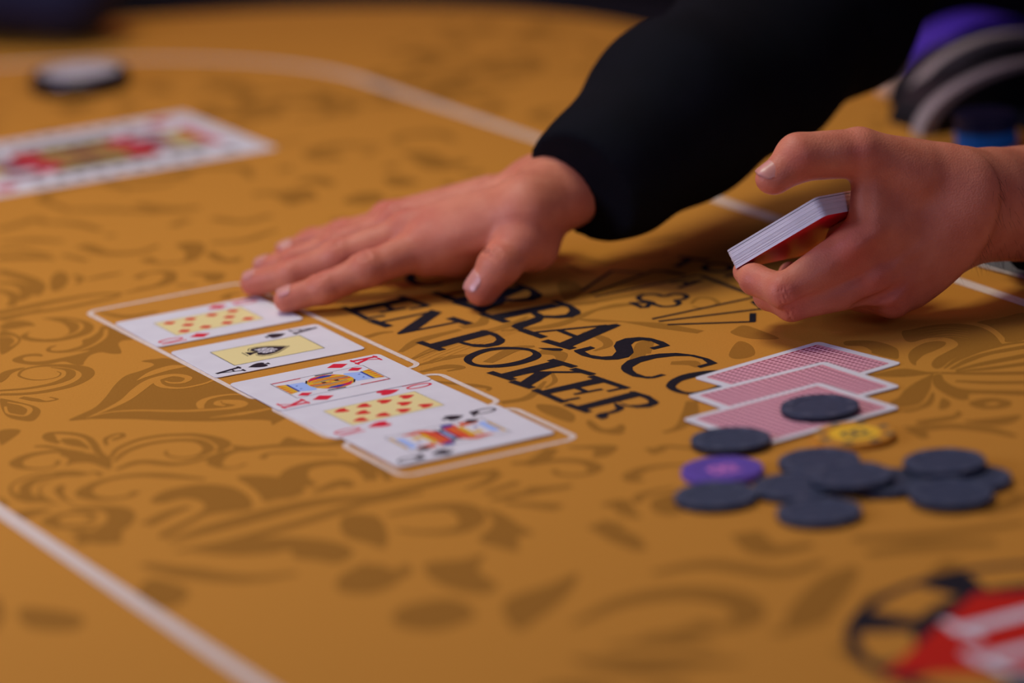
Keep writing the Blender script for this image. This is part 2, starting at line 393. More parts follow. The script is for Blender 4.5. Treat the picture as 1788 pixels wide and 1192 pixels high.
S('P', [(295, 946), (354, 927), (424, 908), (495, 889), (565, 875), (660, 865)], [4, 12, 14, 12, 8])
S('P', [(310, 962), (401, 946), (471, 927), (542, 907), (612, 885), (690, 860)], [4, 9, 9, 9, 6])
F('P', [(300, 962), (377, 950), (471, 938), (542, 940), (600, 950), (617, 967), (589, 983), (553, 978), (514, 974), (507, 960), (471, 966), (401, 969), (330, 962)])
S('P', [(250, 985), (330, 1000), (430, 1010), (520, 1000)], [6, 14, 10, 4])
F('P', [(600, 1000), (660, 985), (700, 1010), (650, 1035), (590, 1030)])
F('P', [(260, 1010), (330, 1030), (300, 1060), (240, 1050)])
# below the river card
for pts, w in (([(600, 873), (670, 863), (741, 847), (811, 831), (870, 821)], [4, 9, 9, 5]), ([(600, 887), (670, 871), (740, 860)], [4, 7, 3]),
               ([(870, 826), (847, 842), (811, 854)], [6, 6, 3]), ([(893, 809), (940, 805), (966, 784)], [4, 8, 6]), ([(847, 861), (905, 842)], [5, 6]),
               ([(858, 873), (917, 861), (987, 849)], [5, 8, 5]), ([(882, 877), (976, 887)], [5, 7]),
               ([(677, 899), (741, 887), (800, 885), (826, 906), (800, 925), (741, 929), (694, 925)], [3, 9, 14, 11, 6, 3])):
    S('P', pts, w)
F('P', [(847, 887), (882, 899), (905, 915), (933, 931), (905, 938), (905, 962), (870, 955), (835, 943), (853, 924), (862, 910)])
F('P', [(600, 900), (658, 901), (677, 934), (670, 957), (642, 948), (600, 934)])
F('P', [(741, 985), (811, 976), (847, 967), (835, 995), (870, 1023), (835, 1037), (764, 1018)])
F('P', [(600, 1004), (642, 981), (623, 1014), (600, 1030)])
F('P', [(690, 995), (712, 985), (720, 1000), (700, 1008)])
F('P', [(880, 1050), (960, 1020), (1010, 1000), (990, 1040), (940, 1080), (900, 1100)])
S('P', [(1000, 1090), (1090, 1050), (1200, 1035), (1290, 1050), (1300, 1085), (1210, 1100)], [4, 14, 18, 14, 6]); S('P', [(1060, 1130), (1160, 1120), (1250, 1130)], [4, 12, 5])
F('P', [(1370, 1080), (1430, 1010), (1500, 990), (1470, 1050), (1420, 1090)])
F('P', [(700, 1060), (790, 1045), (830, 1075), (760, 1100), (690, 1090)])
S('P', [(1040, 915), (1090, 940), (1120, 960)], [10, 14, 6]); S('P', [(1300, 930), (1340, 960), (1420, 950)], [14, 16, 8])
S('P', [(1140, 1000), (1240, 985), (1360, 1000), (1440, 980)], [6, 12, 12, 6])
# by the lettering and the chips
S('g', [(250, 650), (300, 690), (450, 702), (600, 680), (645, 630), (560, 580), (380, 560), (200, 570), (0, 605)], [3, 4, 4, 8, 6, 6, 5])
F('g', [(400, 430), (840, 420), (780, 510), (620, 530), (640, 470), (560, 450), (430, 450)])
S('g', [(0, 580), (150, 520), (230, 450)], [4, 8, 6])
F('g', [(600, 180), (720, 260), (830, 250), (880, 220), (930, 240), (900, 310), (780, 310), (640, 280), (560, 210)])
S('g', [(1130, 450), (1240, 470), (1300, 430), (1500, 440), (1650, 460)], [4, 6, 4, 4]); S('g', [(1180, 455), (1205, 500)], [5, 3])
S('g', [(1110, 748), (1010, 745), (985, 705), (1100, 645), (1300, 612), (1500, 600)], [3, 8, 8, 5, 3])
S('g', [(1040, 965), (1060, 910), (1150, 870), (1400, 815)], [3, 6, 6, 3])
F('g', [(1180, 940), (1400, 870), (1420, 1000), (1500, 1040), (1350, 1080), (1200, 1040)])
S('g', [(720, 990), (880, 960), (930, 1040), (1060, 1100)], [6, 9, 9, 4]); S('g', [(680, 1150), (900, 1190)], [8, 8])
F('g', [(100, 30), (300, 50), (450, 130), (430, 200), (300, 170), (120, 90)])
S('g', [(1290, 300), (1450, 245), (1540, 130), (1560, 0)], [3, 6, 9, 6])
S('g', [(0, 830), (300, 820), (420, 790)], [6, 7, 4]); S('g', [(0, 975), (200, 985), (340, 990)], [6, 7, 4])
# right hand side flower
F('h', [(470, 210), (560, 190), (750, 150), (1000, 135), (1200, 165), (1330, 230), (1400, 310), (1400, 332), (1150, 392), (950, 470), (860, 540), (790, 560), (750, 520), (790, 460), (900, 400), (1000, 340), (960, 290), (850, 265), (700, 275), (570, 310), (500, 290)])
F('h', [(530, 430), (580, 370), (680, 320), (800, 300), (880, 310), (870, 345), (780, 390), (680, 430), (610, 490), (600, 530), (550, 500)])
for pts, w in (([(870, 560), (1000, 470), (1200, 392), (1450, 332), (1650, 305)], [1, 5, 4, 3]), ([(930, 565), (1100, 480), (1300, 415), (1650, 352)], [2, 5, 5, 6]),
               ([(980, 575), (1250, 512), (1650, 435)], [2, 6, 7]), ([(980, 588), (1300, 558), (1650, 512)], [2, 5, 6]),
               ([(840, 602), (1200, 606), (1650, 602)], [3, 5, 6]), ([(980, 678), (1300, 692), (1650, 690)], [3, 5, 5])):
    S('h', pts, w)
F('h', [(780, 620), (840, 615), (880, 680), (1000, 740), (1200, 762), (1650, 770), (1650, 812), (1300, 800), (1110, 800), (1100, 850), (1000, 850), (880, 800), (790, 740), (760, 680)])
F('h', [(770, 610), (700, 640), (600, 690), (500, 760), (440, 830), (350, 880), (440, 920), (540, 920), (640, 890), (700, 820), (740, 740), (750, 680)])
F('h', [(250, 600), (480, 560), (700, 590), (840, 595), (700, 615), (450, 640), (150, 625)])
F('h', [(760, 780), (780, 830), (750, 900), (690, 930), (550, 970), (430, 960), (600, 930), (700, 870)])
F('h', [(850, 840), (930, 880), (900, 930), (820, 940)])
F('h', [(1100, 890), (1200, 850), (1350, 840), (1500, 870), (1480, 920), (1350, 940), (1200, 935)])
F('h', [(1250, 902), (1330, 880), (1400, 890), (1340, 915)], vein)
F('h', [(600, 1060), (760, 1030), (960, 1000), (990, 960), (1040, 990), (960, 1040), (800, 1070), (650, 1090)])
F('h', [(1050, 1060), (1300, 1030), (1600, 1000), (1500, 1080), (1300, 1100)])
S('h', [(480, 1110), (700, 1120), (950, 1105), (1300, 1140), (1550, 1200)], [2, 9, 8, 8, 4])
S('h', [(560, 1130), (640, 1170), (690, 1220)], [8, 8, 4])
F('h', [(-60, 300), (150, 295), (300, 320), (420, 370), (440, 430), (410, 470), (200, 420), (180, 390), (100, 350), (-60, 340)])
F('h', [(1180, 120), (1400, 80), (1650, 40), (1650, 270), (1460, 310), (1440, 270), (1380, 210), (1280, 150)])
for q in range(5): S('h', [(620 + 30 * q, 200 + 22 * q), (850 + 20 * q, 170 + 22 * q), (1100, 185 + 24 * q)], [.3, .7, .3], vein)
S('n', [(0, 960), (400, 940), (800, 900), (1200, 840)], [8, 12, 10, 6]); S('n', [(100, 1060), (500, 1010), (1000, 980)], [8, 14, 8]); S('n', [(900, 780), (1100, 720), (1192, 640)], [10, 12, 8])
# among the letters
for pts, w in (([(330, 800), (500, 722), (800, 622), (1050, 545), (1200, 480)], [2, 7, 7, 3]), ([(250, 742), (400, 655), (700, 575)], [3, 8, 4]), ([(380, 842), (600, 785), (760, 765)], [2, 7, 4]),
               ([(400, 890), (600, 852), (710, 860), (600, 885)], [3, 8, 4, 2]), ([(0, 632), (100, 602), (200, 592)], [5, 5, 2]), ([(1000, 585), (1400, 545), (1703, 430)], [3, 8, 4]), ([(1400, 402), (1703, 372)], [4, 7]),
               ([(500, 962), (800, 992), (910, 1010), (900, 1030)], [3, 5, 3, 2]), ([(900, 820), (1100, 720), (1250, 700)], [6, 9, 3]), ([(1280, 740), (1440, 760), (1430, 840)], [8, 8, 3]), ([(700, 560), (850, 530), (880, 470)], [8, 8, 3]),
               ([(1380, 900), (1400, 960), (1330, 1010)], [2, 3, 2]), ([(1000, 1120), (1200, 1080), (1330, 960)], [6, 6, 2])):
    S('i', pts, w)
for q in range(5): S('i', [(360 + 30 * q, 780 + 12 * q), (560 + 20 * q, 700 + 14 * q), (900, 590 + 18 * q), (1150, 520 + 16 * q)], [.4, 1, 1, .4], vein)
for q in range(6): S('i', [(880 + 60 * q, 850 + 4 * q), (910 + 60 * q, 890), (890 + 55 * q, 915)], [.4, .8, .4], vein)
F('i', [(1420, 240), (1500, 230), (1600, 260), (1600, 310), (1500, 370), (1450, 330)])
F('j', [(60, 480), (150, 470), (230, 510), (210, 570), (150, 620), (90, 570)])
for pts, w in (([(220, 650), (400, 612), (700, 560)], [1, 7, 3]), ([(260, 705), (500, 652), (720, 640)], [1, 8, 3]), ([(540, 772), (800, 800), (1120, 850)], [1, 10, 6]), ([(180, 750), (330, 765), (560, 772)], [1, 6, 1]),
               ([(200, 290), (400, 332), (560, 300)], [3, 8, 3]), ([(120, 350), (250, 402), (350, 410)], [3, 6, 2]), ([(580, 275), (700, 292), (850, 272), (870, 250)], [3, 5, 4, 2]),
               ([(1050, 640), (1100, 600), (1200, 600), (1250, 640), (1150, 670), (1060, 660)], [2, 3, 3, 2]), ([(250, 850), (400, 900), (430, 950), (330, 990)], [3, 6, 5, 2]), ([(640, 1060), (700, 940), (740, 930), (730, 1010)], [7, 9, 5, 3]),
               ([(700, 180), (900, 150), (1000, 120)], [3, 8, 3]), ([(900, 1080), (1050, 1080), (1100, 1110)], [6, 9, 3])):
    S('j', pts, w)
F('j', [(1370, 830), (1450, 800), (1600, 850), (1703, 900), (1500, 900), (1350, 860)])
F('j', [(1330, 1020), (1400, 920), (1500, 950), (1520, 1020), (1400, 1050)])
# upper left, seen out of focus
F('a', [(480, 800), (540, 730), (620, 740), (650, 800), (600, 880), (490, 910)])
for pts, w in (([(700, 760), (765, 790), (730, 840)], [4, 5, 3]), ([(-20, 720), (150, 762), (300, 812), (370, 880), (350, 950)], [8, 9, 9, 4]), ([(-20, 830), (150, 842), (245, 890), (250, 950), (200, 1000)], [6, 7, 8, 3]),
               ([(-20, 900), (100, 932), (140, 980), (100, 1050)], [5, 7, 5]), ([(-20, 1120), (300, 1052), (600, 992), (900, 945), (1150, 932)], [8, 8, 6, 4]), ([(-20, 1172), (300, 1112), (600, 1072), (1000, 990), (1150, 940)], [7, 6, 6, 3]),
               ([(830, 802), (1000, 765), (1150, 742)], [3, 7, 3]), ([(1290, 790), (1400, 742), (1560, 722), (1620, 760), (1500, 852), (1280, 892)], [5, 3, 4, 7, 5, 2]), ([(600, 570), (820, 622)], [5, 6]),
               ([(760, 482), (850, 502), (1000, 552), (1300, 545), (1500, 480)], [10, 10, 8, 4]), ([(-20, 600), (300, 592), (520, 605)], [10, 10, 4]), ([(-20, 532), (200, 522), (480, 572)], [6, 6, 3]),
               ([(950, 1112), (1200, 1152), (1500, 1102)], [3, 7, 3]), ([(820, 300), (960, 332)], [7, 6]), ([(1000, 392), (1100, 382)], [6, 6]), ([(-20, 332), (200, 272), (350, 230), (430, 275)], [8, 9, 8, 4]),
               ([(400, 262), (700, 272), (950, 332)], [5, 9, 5]), ([(0, 450), (300, 430), (600, 440)], [5, 10, 5]), ([(1380, 600), (1440, 620)], [8, 6]), ([(600, 150), (1000, 140), (1500, 170)], [6, 10, 6])):
    S('a', pts, w)
for pts, w in (([(180, 722), (300, 752), (450, 752), (600, 722), (650, 640), (600, 585), (480, 592)], [8, 4, 4, 10, 16, 8]), ([(790, 652), (900, 722), (1030, 735), (1060, 702)], [6, 8, 6, 5]), ([(100, 890), (180, 852), (330, 842), (430, 882), (380, 942), (200, 992), (0, 1032)], [5, 3, 3, 8, 5, 3]),
               ([(930, 1092), (980, 1052), (1080, 1042)], [7, 5, 3]), ([(480, 962), (660, 962)], [4, 4]), ([(430, 402), (590, 342)], [8, 8]), ([(800, 562), (1100, 542), (1300, 482), (1430, 442)], [5, 7, 6, 4]), ([(820, 332), (1100, 362), (1380, 302)], [8, 8, 6]),
               ([(1200, 102), (1420, 92)], [9, 9]), ([(100, 200), (400, 250), (700, 230)], [8, 14, 8]), ([(1480, 120), (1600, 200)], [9, 9])):
    S('b', pts, w)
F('b', [(590, 850), (930, 850), (870, 930), (750, 920), (740, 880)])
# the repeat of the damask: the same motifs mirrored across and along the table
def mirror(pr, ax, line, lo_, hi_):
    V = np.array(pr.v); pa = np.stack([V[:, :2] @ NX, V[:, :2] @ TX], 1); n0 = len(V)
    keep_ = (pa[:, ax] > lo_) & (pa[:, ax] < hi_)
    pm_ = pa.copy(); pm_[:, ax] = 2 * line - pm_[:, ax]
    e_ = ((pm_[:, 0] - TC_P) / 525) ** 2 + (np.maximum(0, np.abs(pm_[:, 1] - TC_A) - HALF) / 385) ** 2
    keep_ &= (e_ < 1)
    W_ = pm_[:, :1] * NX + pm_[:, 1:] * TX
    add_f = [f for f, m in zip(pr.f, pr.m) if all(keep_[i] for i in f)]
    pr.v += [(W_[i, 0], W_[i, 1], V[i, 2] + .001) for i in range(n0)]
    pr.f += [tuple(n0 + i for i in f[::-1]) for f in add_f]; pr.m += [0] * len(add_f)
for pts, w in (([(40, 470), (160, 440), (260, 490)], [14, 26, 12]), ([(180, 350), (320, 330), (440, 370)], [8, 16, 8]), ([(610, 520), (700, 480), (730, 430)], [16, 28, 12]), ([(900, 300), (1000, 350), (1080, 330)], [10, 22, 10]),
               ([(920, 490), (1050, 510), (1160, 500)], [10, 18, 8]), ([(1000, 120), (1150, 140), (1300, 220), (1500, 180)], [8, 18, 22, 10]), ([(1320, 370), (1400, 360)], [14, 12]), ([(860, 220), (950, 230)], [12, 10]), ([(690, 110), (780, 120)], [10, 10]),
               ([(400, 130), (520, 150)], [10, 8]), ([(440, 650), (560, 640)], [10, 8]), ([(690, 660), (780, 680)], [10, 8]), ([(1450, 280), (1620, 270)], [8, 12]), ([(20, 250), (140, 240)], [10, 12])):
    S('l', pts, w)
rng = random.Random(7)
for q in range(46):
    p = TC_P + rng.uniform(-250, 330); a = rng.uniform(-2420, -2215); w0 = tab(p, a)
    th = rng.uniform(0, 6.28); R_ = rng.uniform(14, 40); tw = rng.choice((-1, 1))
    pts = [w0 + np.array([math.cos(th + tw * u * 1.1), math.sin(th + tw * u * 1.1)]) * R_ * (0.35 + 0.22 * u) for u in range(5)]
    orn.stroke(catmull(pts, 5), [3, rng.uniform(6, 12), rng.uniform(9, 16), 4], zlay())
for pr_ in (orn, vein):
    mirror(pr_, 0, 1185.0, 860.0, 1178.0)
    mirror(pr_, 0, 590.0, 600.0, 830.0)
    mirror(pr_, 1, -2310.0, -2300.0, -1700.0)
    mirror(pr_, 1, -1330.0, -1990.0, -1345.0)
tag(attach(orn.build('damask_ornament', [M['felt_dark']], None)), 'brown scrolling damask print on the ochre felt', kind='stuff')
tag(attach(vein.build('damask_vein', [M['felt']], None)), 'fine ochre veins inside the brown damask print', kind='stuff')

# ---- white lines
wl = Print()
ov = oval(293, 265, 60)
wl.stroke(ov + ov[:1], 8.5, 0.18)
attach(wl.build('betting_line', [M['line_white']], None))
# boxes for the board cards
BANG = math.radians(28.3); BU = np.array([math.cos(BANG), math.sin(BANG)]); BV = np.array([-math.sin(BANG), math.cos(BANG)])
BO = G(152, 545)[:2] - BU * (-46.3)         # corner of the first box
def rrect(u0, u1, v0, v1, r=7):
    out = []
    for cu, cv, a0 in ((u1 - r, v1 - r, 0), (u0 + r, v1 - r, 90), (u0 + r, v0 + r, 180), (u1 - r, v0 + r, 270)):
        for k in range(7):
            t = math.radians(a0 + 15 * k); out.append((cu + r * math.cos(t), cv + r * math.sin(t)))
    return out
for v0, v1 in ((-222, 0), (-309, -240), (-387, -320)):
    pr_ = Print(); l = [BO + BU * u + BV * v for u, v in rrect(-47, 50, v0, v1)]
    pr_.stroke(l + l[:2], 3.2, 0.18)
    attach(pr_.build('card_box_outline', [M['line_white']], None))

# ---- lettering
ZL = 0.19
_lz = [0]
def lz():
    _lz[0] += 1; return ZL + .004 * (_lz[0] % 14)
def LP(pr, cid, *loops, smooth=False):
    ls = [gp(cid, l) for l in loops]
    if smooth: ls = [catmull(l, 4, closed=True) for l in ls]
    pr.poly(ls, lz())
def LS(pr, cid, pts, w, smooth=False):
    g_ = gp(cid, pts)
    if smooth: pr.stroke(catmull(g_, 6), w, lz())
    elif np.isscalar(w):
        for a, b in zip(g_[:-1], g_[1:]): pr.lines([a, b], w, lz())
    else: pr.stroke(g_, w, lz())
def shifted(src, off):
    q = Print(); q.v = [(x + off[0], y + off[1], z) for x, y, z in src.v]; q.f = list(src.f); q.m = list(src.m); return q
def letter(name, pr): attach(pr.build(name, [M['ink']], None))
# second row: EN POKER with an accent on the O
L = Print()
LP(L, 'C1', [(215, 428), (925, 298), (1010, 345), (330, 480)])
LS(L, 'C1', [(160, 425), (460, 572)], 4.2); LS(L, 'C1', [(450, 562), (655, 535)], 3.2)
LS(L, 'C1', [(905, 285), (1235, 405)], 4.2); LS(L, 'C1', [(1220, 410), (1040, 440)], 3.2)
LS(L, 'C1', [(690, 395), (775, 450)], 3.6); LS(L, 'C1', [(650, 485), (925, 435)], 3.2)
letter('letter_e', L)
L = Print()
LS(L, 'C1', [(610, 620), (1310, 478)], 3.0); LS(L, 'C1', [(525, 600), (715, 665)], 5.5)
LP(L, 'C1', [(1285, 452), (1430, 488), (1140, 690), (905, 770), (848, 755)])
LS(L, 'C1', [(880, 762), (1640, 612)], 3.0); LS(L, 'C1', [(1560, 570), (1755, 630)], 5.5)
letter('letter_n', L)
L = Print()
LP(L, 'P', [(750, 601), (840, 577.5), (857, 584), (766, 607.5)]); LS(L, 'C1', [(1155, 880), (1410, 970)], 4.6)
LP(L, 'C2', [(370, 620), (430, 615), (560, 655), (650, 720), (645, 750), (580, 785), (450, 808), (300, 803), (180, 775), (110, 750), (180, 745), (290, 772), (420, 775), (520, 755), (555, 725), (540, 695), (480, 668)])
letter('letter_p', L)
L = Print()
LP(L, 'C2', [(190, 940), (240, 890), (400, 830), (600, 805), (800, 808), (960, 832), (1052, 885), (1035, 925), (960, 960), (800, 1005), (620, 1030), (450, 1035), (300, 1015), (215, 980)],
   [(280, 950), (340, 900), (480, 850), (650, 832), (820, 835), (920, 850), (960, 880), (930, 910), (830, 950), (680, 985), (520, 1003), (390, 1003), (310, 985)], smooth=True)
letter('letter_o', L)
L = Print(); LP(L, 'C2', [(1015, 815), (1150, 816), (1270, 820), (1300, 832), (1270, 848), (1180, 845), (1080, 832)]); letter('accent', L)
L = Print()
LP(L, 'P', [(873, 653.5), (966, 630.5), (985, 637.5), (890, 660)]); LS(L, 'P', [(859, 651), (893, 662)], 4.6)
LS(L, 'C2', [(1180, 955), (1400, 1020)], 4.6); LS(L, 'C2', [(960, 1085), (1500, 1085)], 3.0); LS(L, 'C2', [(1430, 1055), (1605, 1105)], 4.6)
LP(L, 'P', [(934, 651), (968, 649), (924, 675), (906, 669)]); LS(L, 'P', [(897, 667), (926, 676.5)], 4.6)
letter('letter_k', L)
L = Print()
LP(L, 'C3', [(10, 688), (550, 565), (645, 602), (120, 712)]); LS(L, 'C3', [(-20, 680), (235, 790)], 4.4); LS(L, 'C3', [(230, 785), (380, 757)], 3.0)
LS(L, 'C3', [(530, 548), (850, 655)], 4.4); LS(L, 'C3', [(840, 655), (695, 685)], 3.0); LS(L, 'C3', [(340, 640), (460, 690)], 3.4); LS(L, 'C3', [(370, 715), (600, 672)], 3.0)
letter('letter_e', L)
L = Print()
LS(L, 'C3', [(295, 822), (475, 885)], 4.6); LP(L, 'C3', [(370, 835), (895, 700), (995, 738), (460, 868)])
LP(L, 'C3', [(880, 690), (940, 690), (1090, 735), (1178, 795), (1165, 815), (1090, 845), (960, 852), (850, 835), (790, 800), (770, 780), (800, 800), (880, 825), (980, 822), (1070, 805), (1075, 785), (1040, 760), (960, 730)])
LP(L, 'C3', [(740, 800), (840, 840), (830, 865), (780, 892), (680, 915), (680, 945), (620, 965), (550, 935), (590, 905), (690, 888), (760, 862), (740, 830)])
letter('letter_r', L)
# first row: CARRASCO
R2 = Print()
LS(R2, 'C2', [(410, 440), (650, 520)], 5.0); LP(R2, 'C2', [(490, 450), (1170, 318), (1290, 350), (625, 492)])
LP(R2, 'C2', [(1150, 292), (1230, 282), (1380, 330), (1490, 398), (1495, 435), (1400, 475), (1250, 487), (1080, 482), (960, 400), (1000, 410), (1080, 450), (1200, 455), (1330, 440), (1370, 400), (1350, 365), (1270, 345)])
LP(R2, 'C2', [(900, 405), (960, 400), (1085, 482), (1050, 520), (860, 590), (850, 612), (800, 617), (715, 578), (745, 550), (900, 502), (990, 470), (930, 425)])
letter('letter_r', R2)
oR = np.array(G(780, 520)[:2]) - np.array(G(844.2, 549)[:2])
letter('letter_r', shifted(R2, oR))
A2 = Print()
LS(A2, 'C2', [(990, 640), (1760, 565)], 3.0); LS(A2, 'C2', [(860, 622), (1060, 690)], 5.2)
LP(A2, 'C3', [(600, 52), (760, 30), (808, 46), (290, 268), (188, 225)]); LS(A2, 'C2', [(1120, 740), (1380, 815)], 5.2); LS(A2, 'C2', [(1270, 625), (1440, 690)], 3.6)
letter('letter_a', A2)
oA = 1.30 * oR + (np.array(G(844.2, 549)[:2]) - np.array(G(914.7, 577)[:2])) * 1.0
letter('letter_a', shifted(A2, oA))
L = Print()
LP(L, 'C3', [(345, 290), (510, 250), (555, 268), (450, 300), (510, 335), (620, 352), (720, 345), (760, 300), (735, 250), (760, 205), (850, 172), (980, 160), (1100, 170), (1220, 205), (1287, 243), (1125, 282), (1085, 265), (1185, 240), (1100, 200), (1010, 190), (940, 205), (905, 235), (920, 270), (930, 310), (880, 355), (780, 378), (660, 383), (540, 370), (420, 340), (355, 305)])
letter('letter_s', L)
C2L = Print()
LP(C2L, 'C3', [(810, 440), (870, 390), (1000, 350), (1180, 322), (1350, 315), (1520, 335), (1660, 370), (1750, 415), (1580, 462), (1545, 445), (1650, 415), (1600, 375), (1480, 345), (1330, 345), (1150, 365), (1000, 405), (920, 450), (920, 480), (960, 515), (1050, 545), (1110, 545), (1200, 520), (1250, 530), (1130, 562), (1060, 565), (920, 545), (830, 500), (805, 470)])
letter('letter_c', C2L)
letter('letter_c', shifted(C2L, oA + (np.array(G(860, 549)[:2]) - np.array(G(1084, 641)[:2])) * 1.02))
L = Print()
LP(L, 'C3', [(1245, 630), (1290, 580), (1400, 530), (1550, 500), (1700, 485), (1850, 490), (1950, 520), (1960, 560), (1880, 610), (1700, 680), (1550, 715), (1450, 720), (1330, 695), (1260, 660)],
   [(1340, 640), (1400, 590), (1500, 560), (1650, 530), (1780, 530), (1850, 560), (1800, 610), (1680, 660), (1540, 695), (1440, 695), (1370, 670)], smooth=True)
letter('letter_o', L)
# small arched row: TO.. and the fan of cards with a club
L = Print(); LS(L, 'T', [(25, 332), (160, 258)], 5.0); LS(L, 'T', [(75, 222), (390, 258)], 4.6); letter('letter_t', L)
L = Print()
oo = [(540 + 215 * math.cos(k * .3142), 355 + 66 * math.sin(k * .3142)) for k in range(20)]; ii = [(545 + 130 * math.cos(k * .3142), 352 + 40 * math.sin(k * .3142)) for k in range(20)]
LP(L, 'T', oo, ii); letter('letter_o', L)
L = Print(); LS(L, 'T', [(680, 458), (790, 438)], 5.0); LS(L, 'T', [(730, 448), (960, 350)], 4.2); LS(L, 'T', [(930, 350), (1020, 390), (980, 430), (860, 420)], 4.0); letter('letter_p', L)
L = Print()
for pts, w in (([(90, 380), (340, 215), (590, 230)], 2.6), ([(160, 412), (700, 215)], 2.4), ([(700, 215), (800, 216), (960, 248)], 3.4), ([(205, 436), (1060, 258), (1120, 258), (1600, 438), (705, 628)], 2.6),
               ([(1570, 480), (1665, 540), (762, 650)], 2.6), ([(1560, 600), (1560, 655), (840, 680)], 2.6)):
    LS(L, 'J', pts, w)
LS(L, 'J', [(1562, 588), (1560, 650)], 3.6); LS(L, 'J', [(1575, 485), (1655, 540)], 4.0); LS(L, 'J', [(1130, 262), (1590, 435)], 3.6)
LS(L, 'J', [(1110, 300), (930, 358)], 3.4); LS(L, 'J', [(1110, 300), (860, 318)], 2.4); LS(L, 'J', [(960, 312), (1010, 338)], 2.6)
letter('card_fan_emblem', L)
L = Print()
LS(L, 'J', [(700, 492), (650, 478), (585, 465), (572, 440), (630, 420), (720, 418), (790, 434), (870, 415), (955, 418), (990, 440), (950, 462), (895, 472), (925, 492), (890, 515), (790, 524), (715, 508), (690, 492)], 3.2, smooth=True)
LS(L, 'J', [(690, 492), (600, 488), (510, 492), (600, 530), (640, 528), (670, 500)], 3.2)
letter('club_emblem', L)

# ---- chip emblem printed near the table end
def disc(cx, cy, r, n=40, a0=0, a1=360): return [tab(cx + r * math.sin(math.radians(a0 + (a1 - a0) * k / n)), cy + r * math.cos(math.radians(a0 + (a1 - a0) * k / n))) for k in range(n + (0 if a1 - a0 == 360 else 1))]
EP, EA = 897.0, -1213.0
q = Print()
q.poly(disc(EP, EA, 87, 56), 0.10, 0)
for k in range(8):
    c0 = 22.5 + 45 * k
    o1 = disc(EP, EA, 81, 8, c0 - 13, c0 + 13); i1 = disc(EP, EA, 59, 8, c0 - 15, c0 + 15)[::-1]
    q.poly(o1 + i1, 0.14, 1)
q.poly([tab(EP + 87, EA), tab(EP, EA + 57), tab(EP - 87, EA), tab(EP, EA - 57)], 0.18, 2)
def ts(pts, w): q.lines([tab(EP + y, EA + x) for x, y in pts], w, 0.22, 3)
# F and B, letters stand across the table
ts([(-24, -30), (-24, 34)], 9); ts([(-40, 34), (8, 34)], 5); ts([(8, 34), (8, 22)], 4); ts([(-24, 6), (-4, 6)], 4.5); ts([(-36, -30), (-12, -30)], 4.5)
ts([(10, -44), (10, 16)], 8); ts([(0, 16), (22, 16), (32, 10), (32, 0), (22, -10), (10, -12)], 5); ts([(22, -12), (36, -18), (38, -34), (26, -44), (0, -44)], 5.5)
attach(q.build('chip_emblem', [M['ink'], M['felt'], M['logo_red'], M['card_white']], None))

# ---- large court card emblem printed at the far side
q = Print()
P0, P1, A0, A1 = 832.0, 1046.0, -2413.0, -2263.0
def J(x, y): return tab(P0 + y, A0 + x)            # x 0..150 across, y 0..214 up
q.poly([J(0, 0), J(150, 0), J(150, 214), J(0, 214)], 0.10, 0)
jr = random.Random(3)
def jp(l, m, z=.14):
    q.poly([J(x, y) for x, y in l], z, m); q.poly([J(150 - x, 214 - y) for x, y in l], z, m)
jp([(32, 22), (118, 22), (118, 107), (32, 107)], 0, .12)
jp([(50, 186), (100, 186), (112, 196), (38, 196)], 1); jp([(58, 168), (94, 168), (98, 186), (54, 186)], 2); jp([(60, 150), (92, 150), (92, 168), (60, 168)], 3, .15)
jp([(36, 120), (114, 120), (106, 150), (46, 150)], 1); jp([(44, 107), (106, 107), (96, 132), (54, 132)], 2, .16); jp([(34, 107), (60, 107), (46, 140), (34, 146)], 4, .17); jp([(96, 107), (116, 107), (116, 146), (104, 140)], 4, .17)
jp([(64, 107), (86, 107), (80, 146), (70, 146)], 3, .18); jp([(36, 150), (50, 150), (48, 178), (36, 176)], 3); jp([(102, 152), (114, 152), (114, 186), (104, 180)], 4); jp([(20, 176), (30, 186), (20, 198), (10, 186)], 1)
for k in range(9):        # letters run down both long sides
    y = 46 + k * 14
    jp([(14, y), (22, y), (22, y + 8), (14, y + 8)], 5)
jp([(12, 22), (24, 22), (18, 36)], 5)
attach(q.build('court_card_emblem', [M['card_white'], M['emblem_red'], M['emblem_gold'], M['emblem_maroon'], M['chip_olive'], M['ink']], None))

# ------------------------------------------------------------------ playing cards
def card_outline(L_=88.0, W_=63.0, r=3.4, n=6):
    out = []
    for cx, cy, a0 in ((L_ / 2 - r, W_ / 2 - r, 0), (-L_ / 2 + r, W_ / 2 - r, 90), (-L_ / 2 + r, -W_ / 2 + r, 180), (L_ / 2 - r, -W_ / 2 + r, 270)):
        for k in range(n + 1):
            t = math.radians(a0 + 90 * k / n); out.append((cx + r * math.cos(t), cy + r * math.sin(t)))
    return out
CT = 0.32
def card_body(m, name='body', parent=None): return slab(name, card_outline(), 0, CT, m, parent)
def rot(pts): return [(-x, -y) for x, y in pts]
SUIT = {}
SUIT['diamond'] = [(1, 0), (0, .72), (-1, 0), (0, -.72)]
h_ = [(-1, 0), (-.55, .42), (0, .78), (.45, .92), (.85, .78), (.98, .45), (.82, .12), (.6, 0)]
SUIT['heart'] = h_ + [(x, -y) for x, y in h_[::-1][1:-1]]
s_ = [(1, 0), (.62, .36), (.2, .72), (-.2, .86), (-.52, .78), (-.68, .5), (-.6, .2), (-.44, .09), (-.72, .14), (-1, .36), (-1, 0)]
SUIT['spade'] = s_ + [(x, -y) for x, y in s_[::-1][1:-1]]
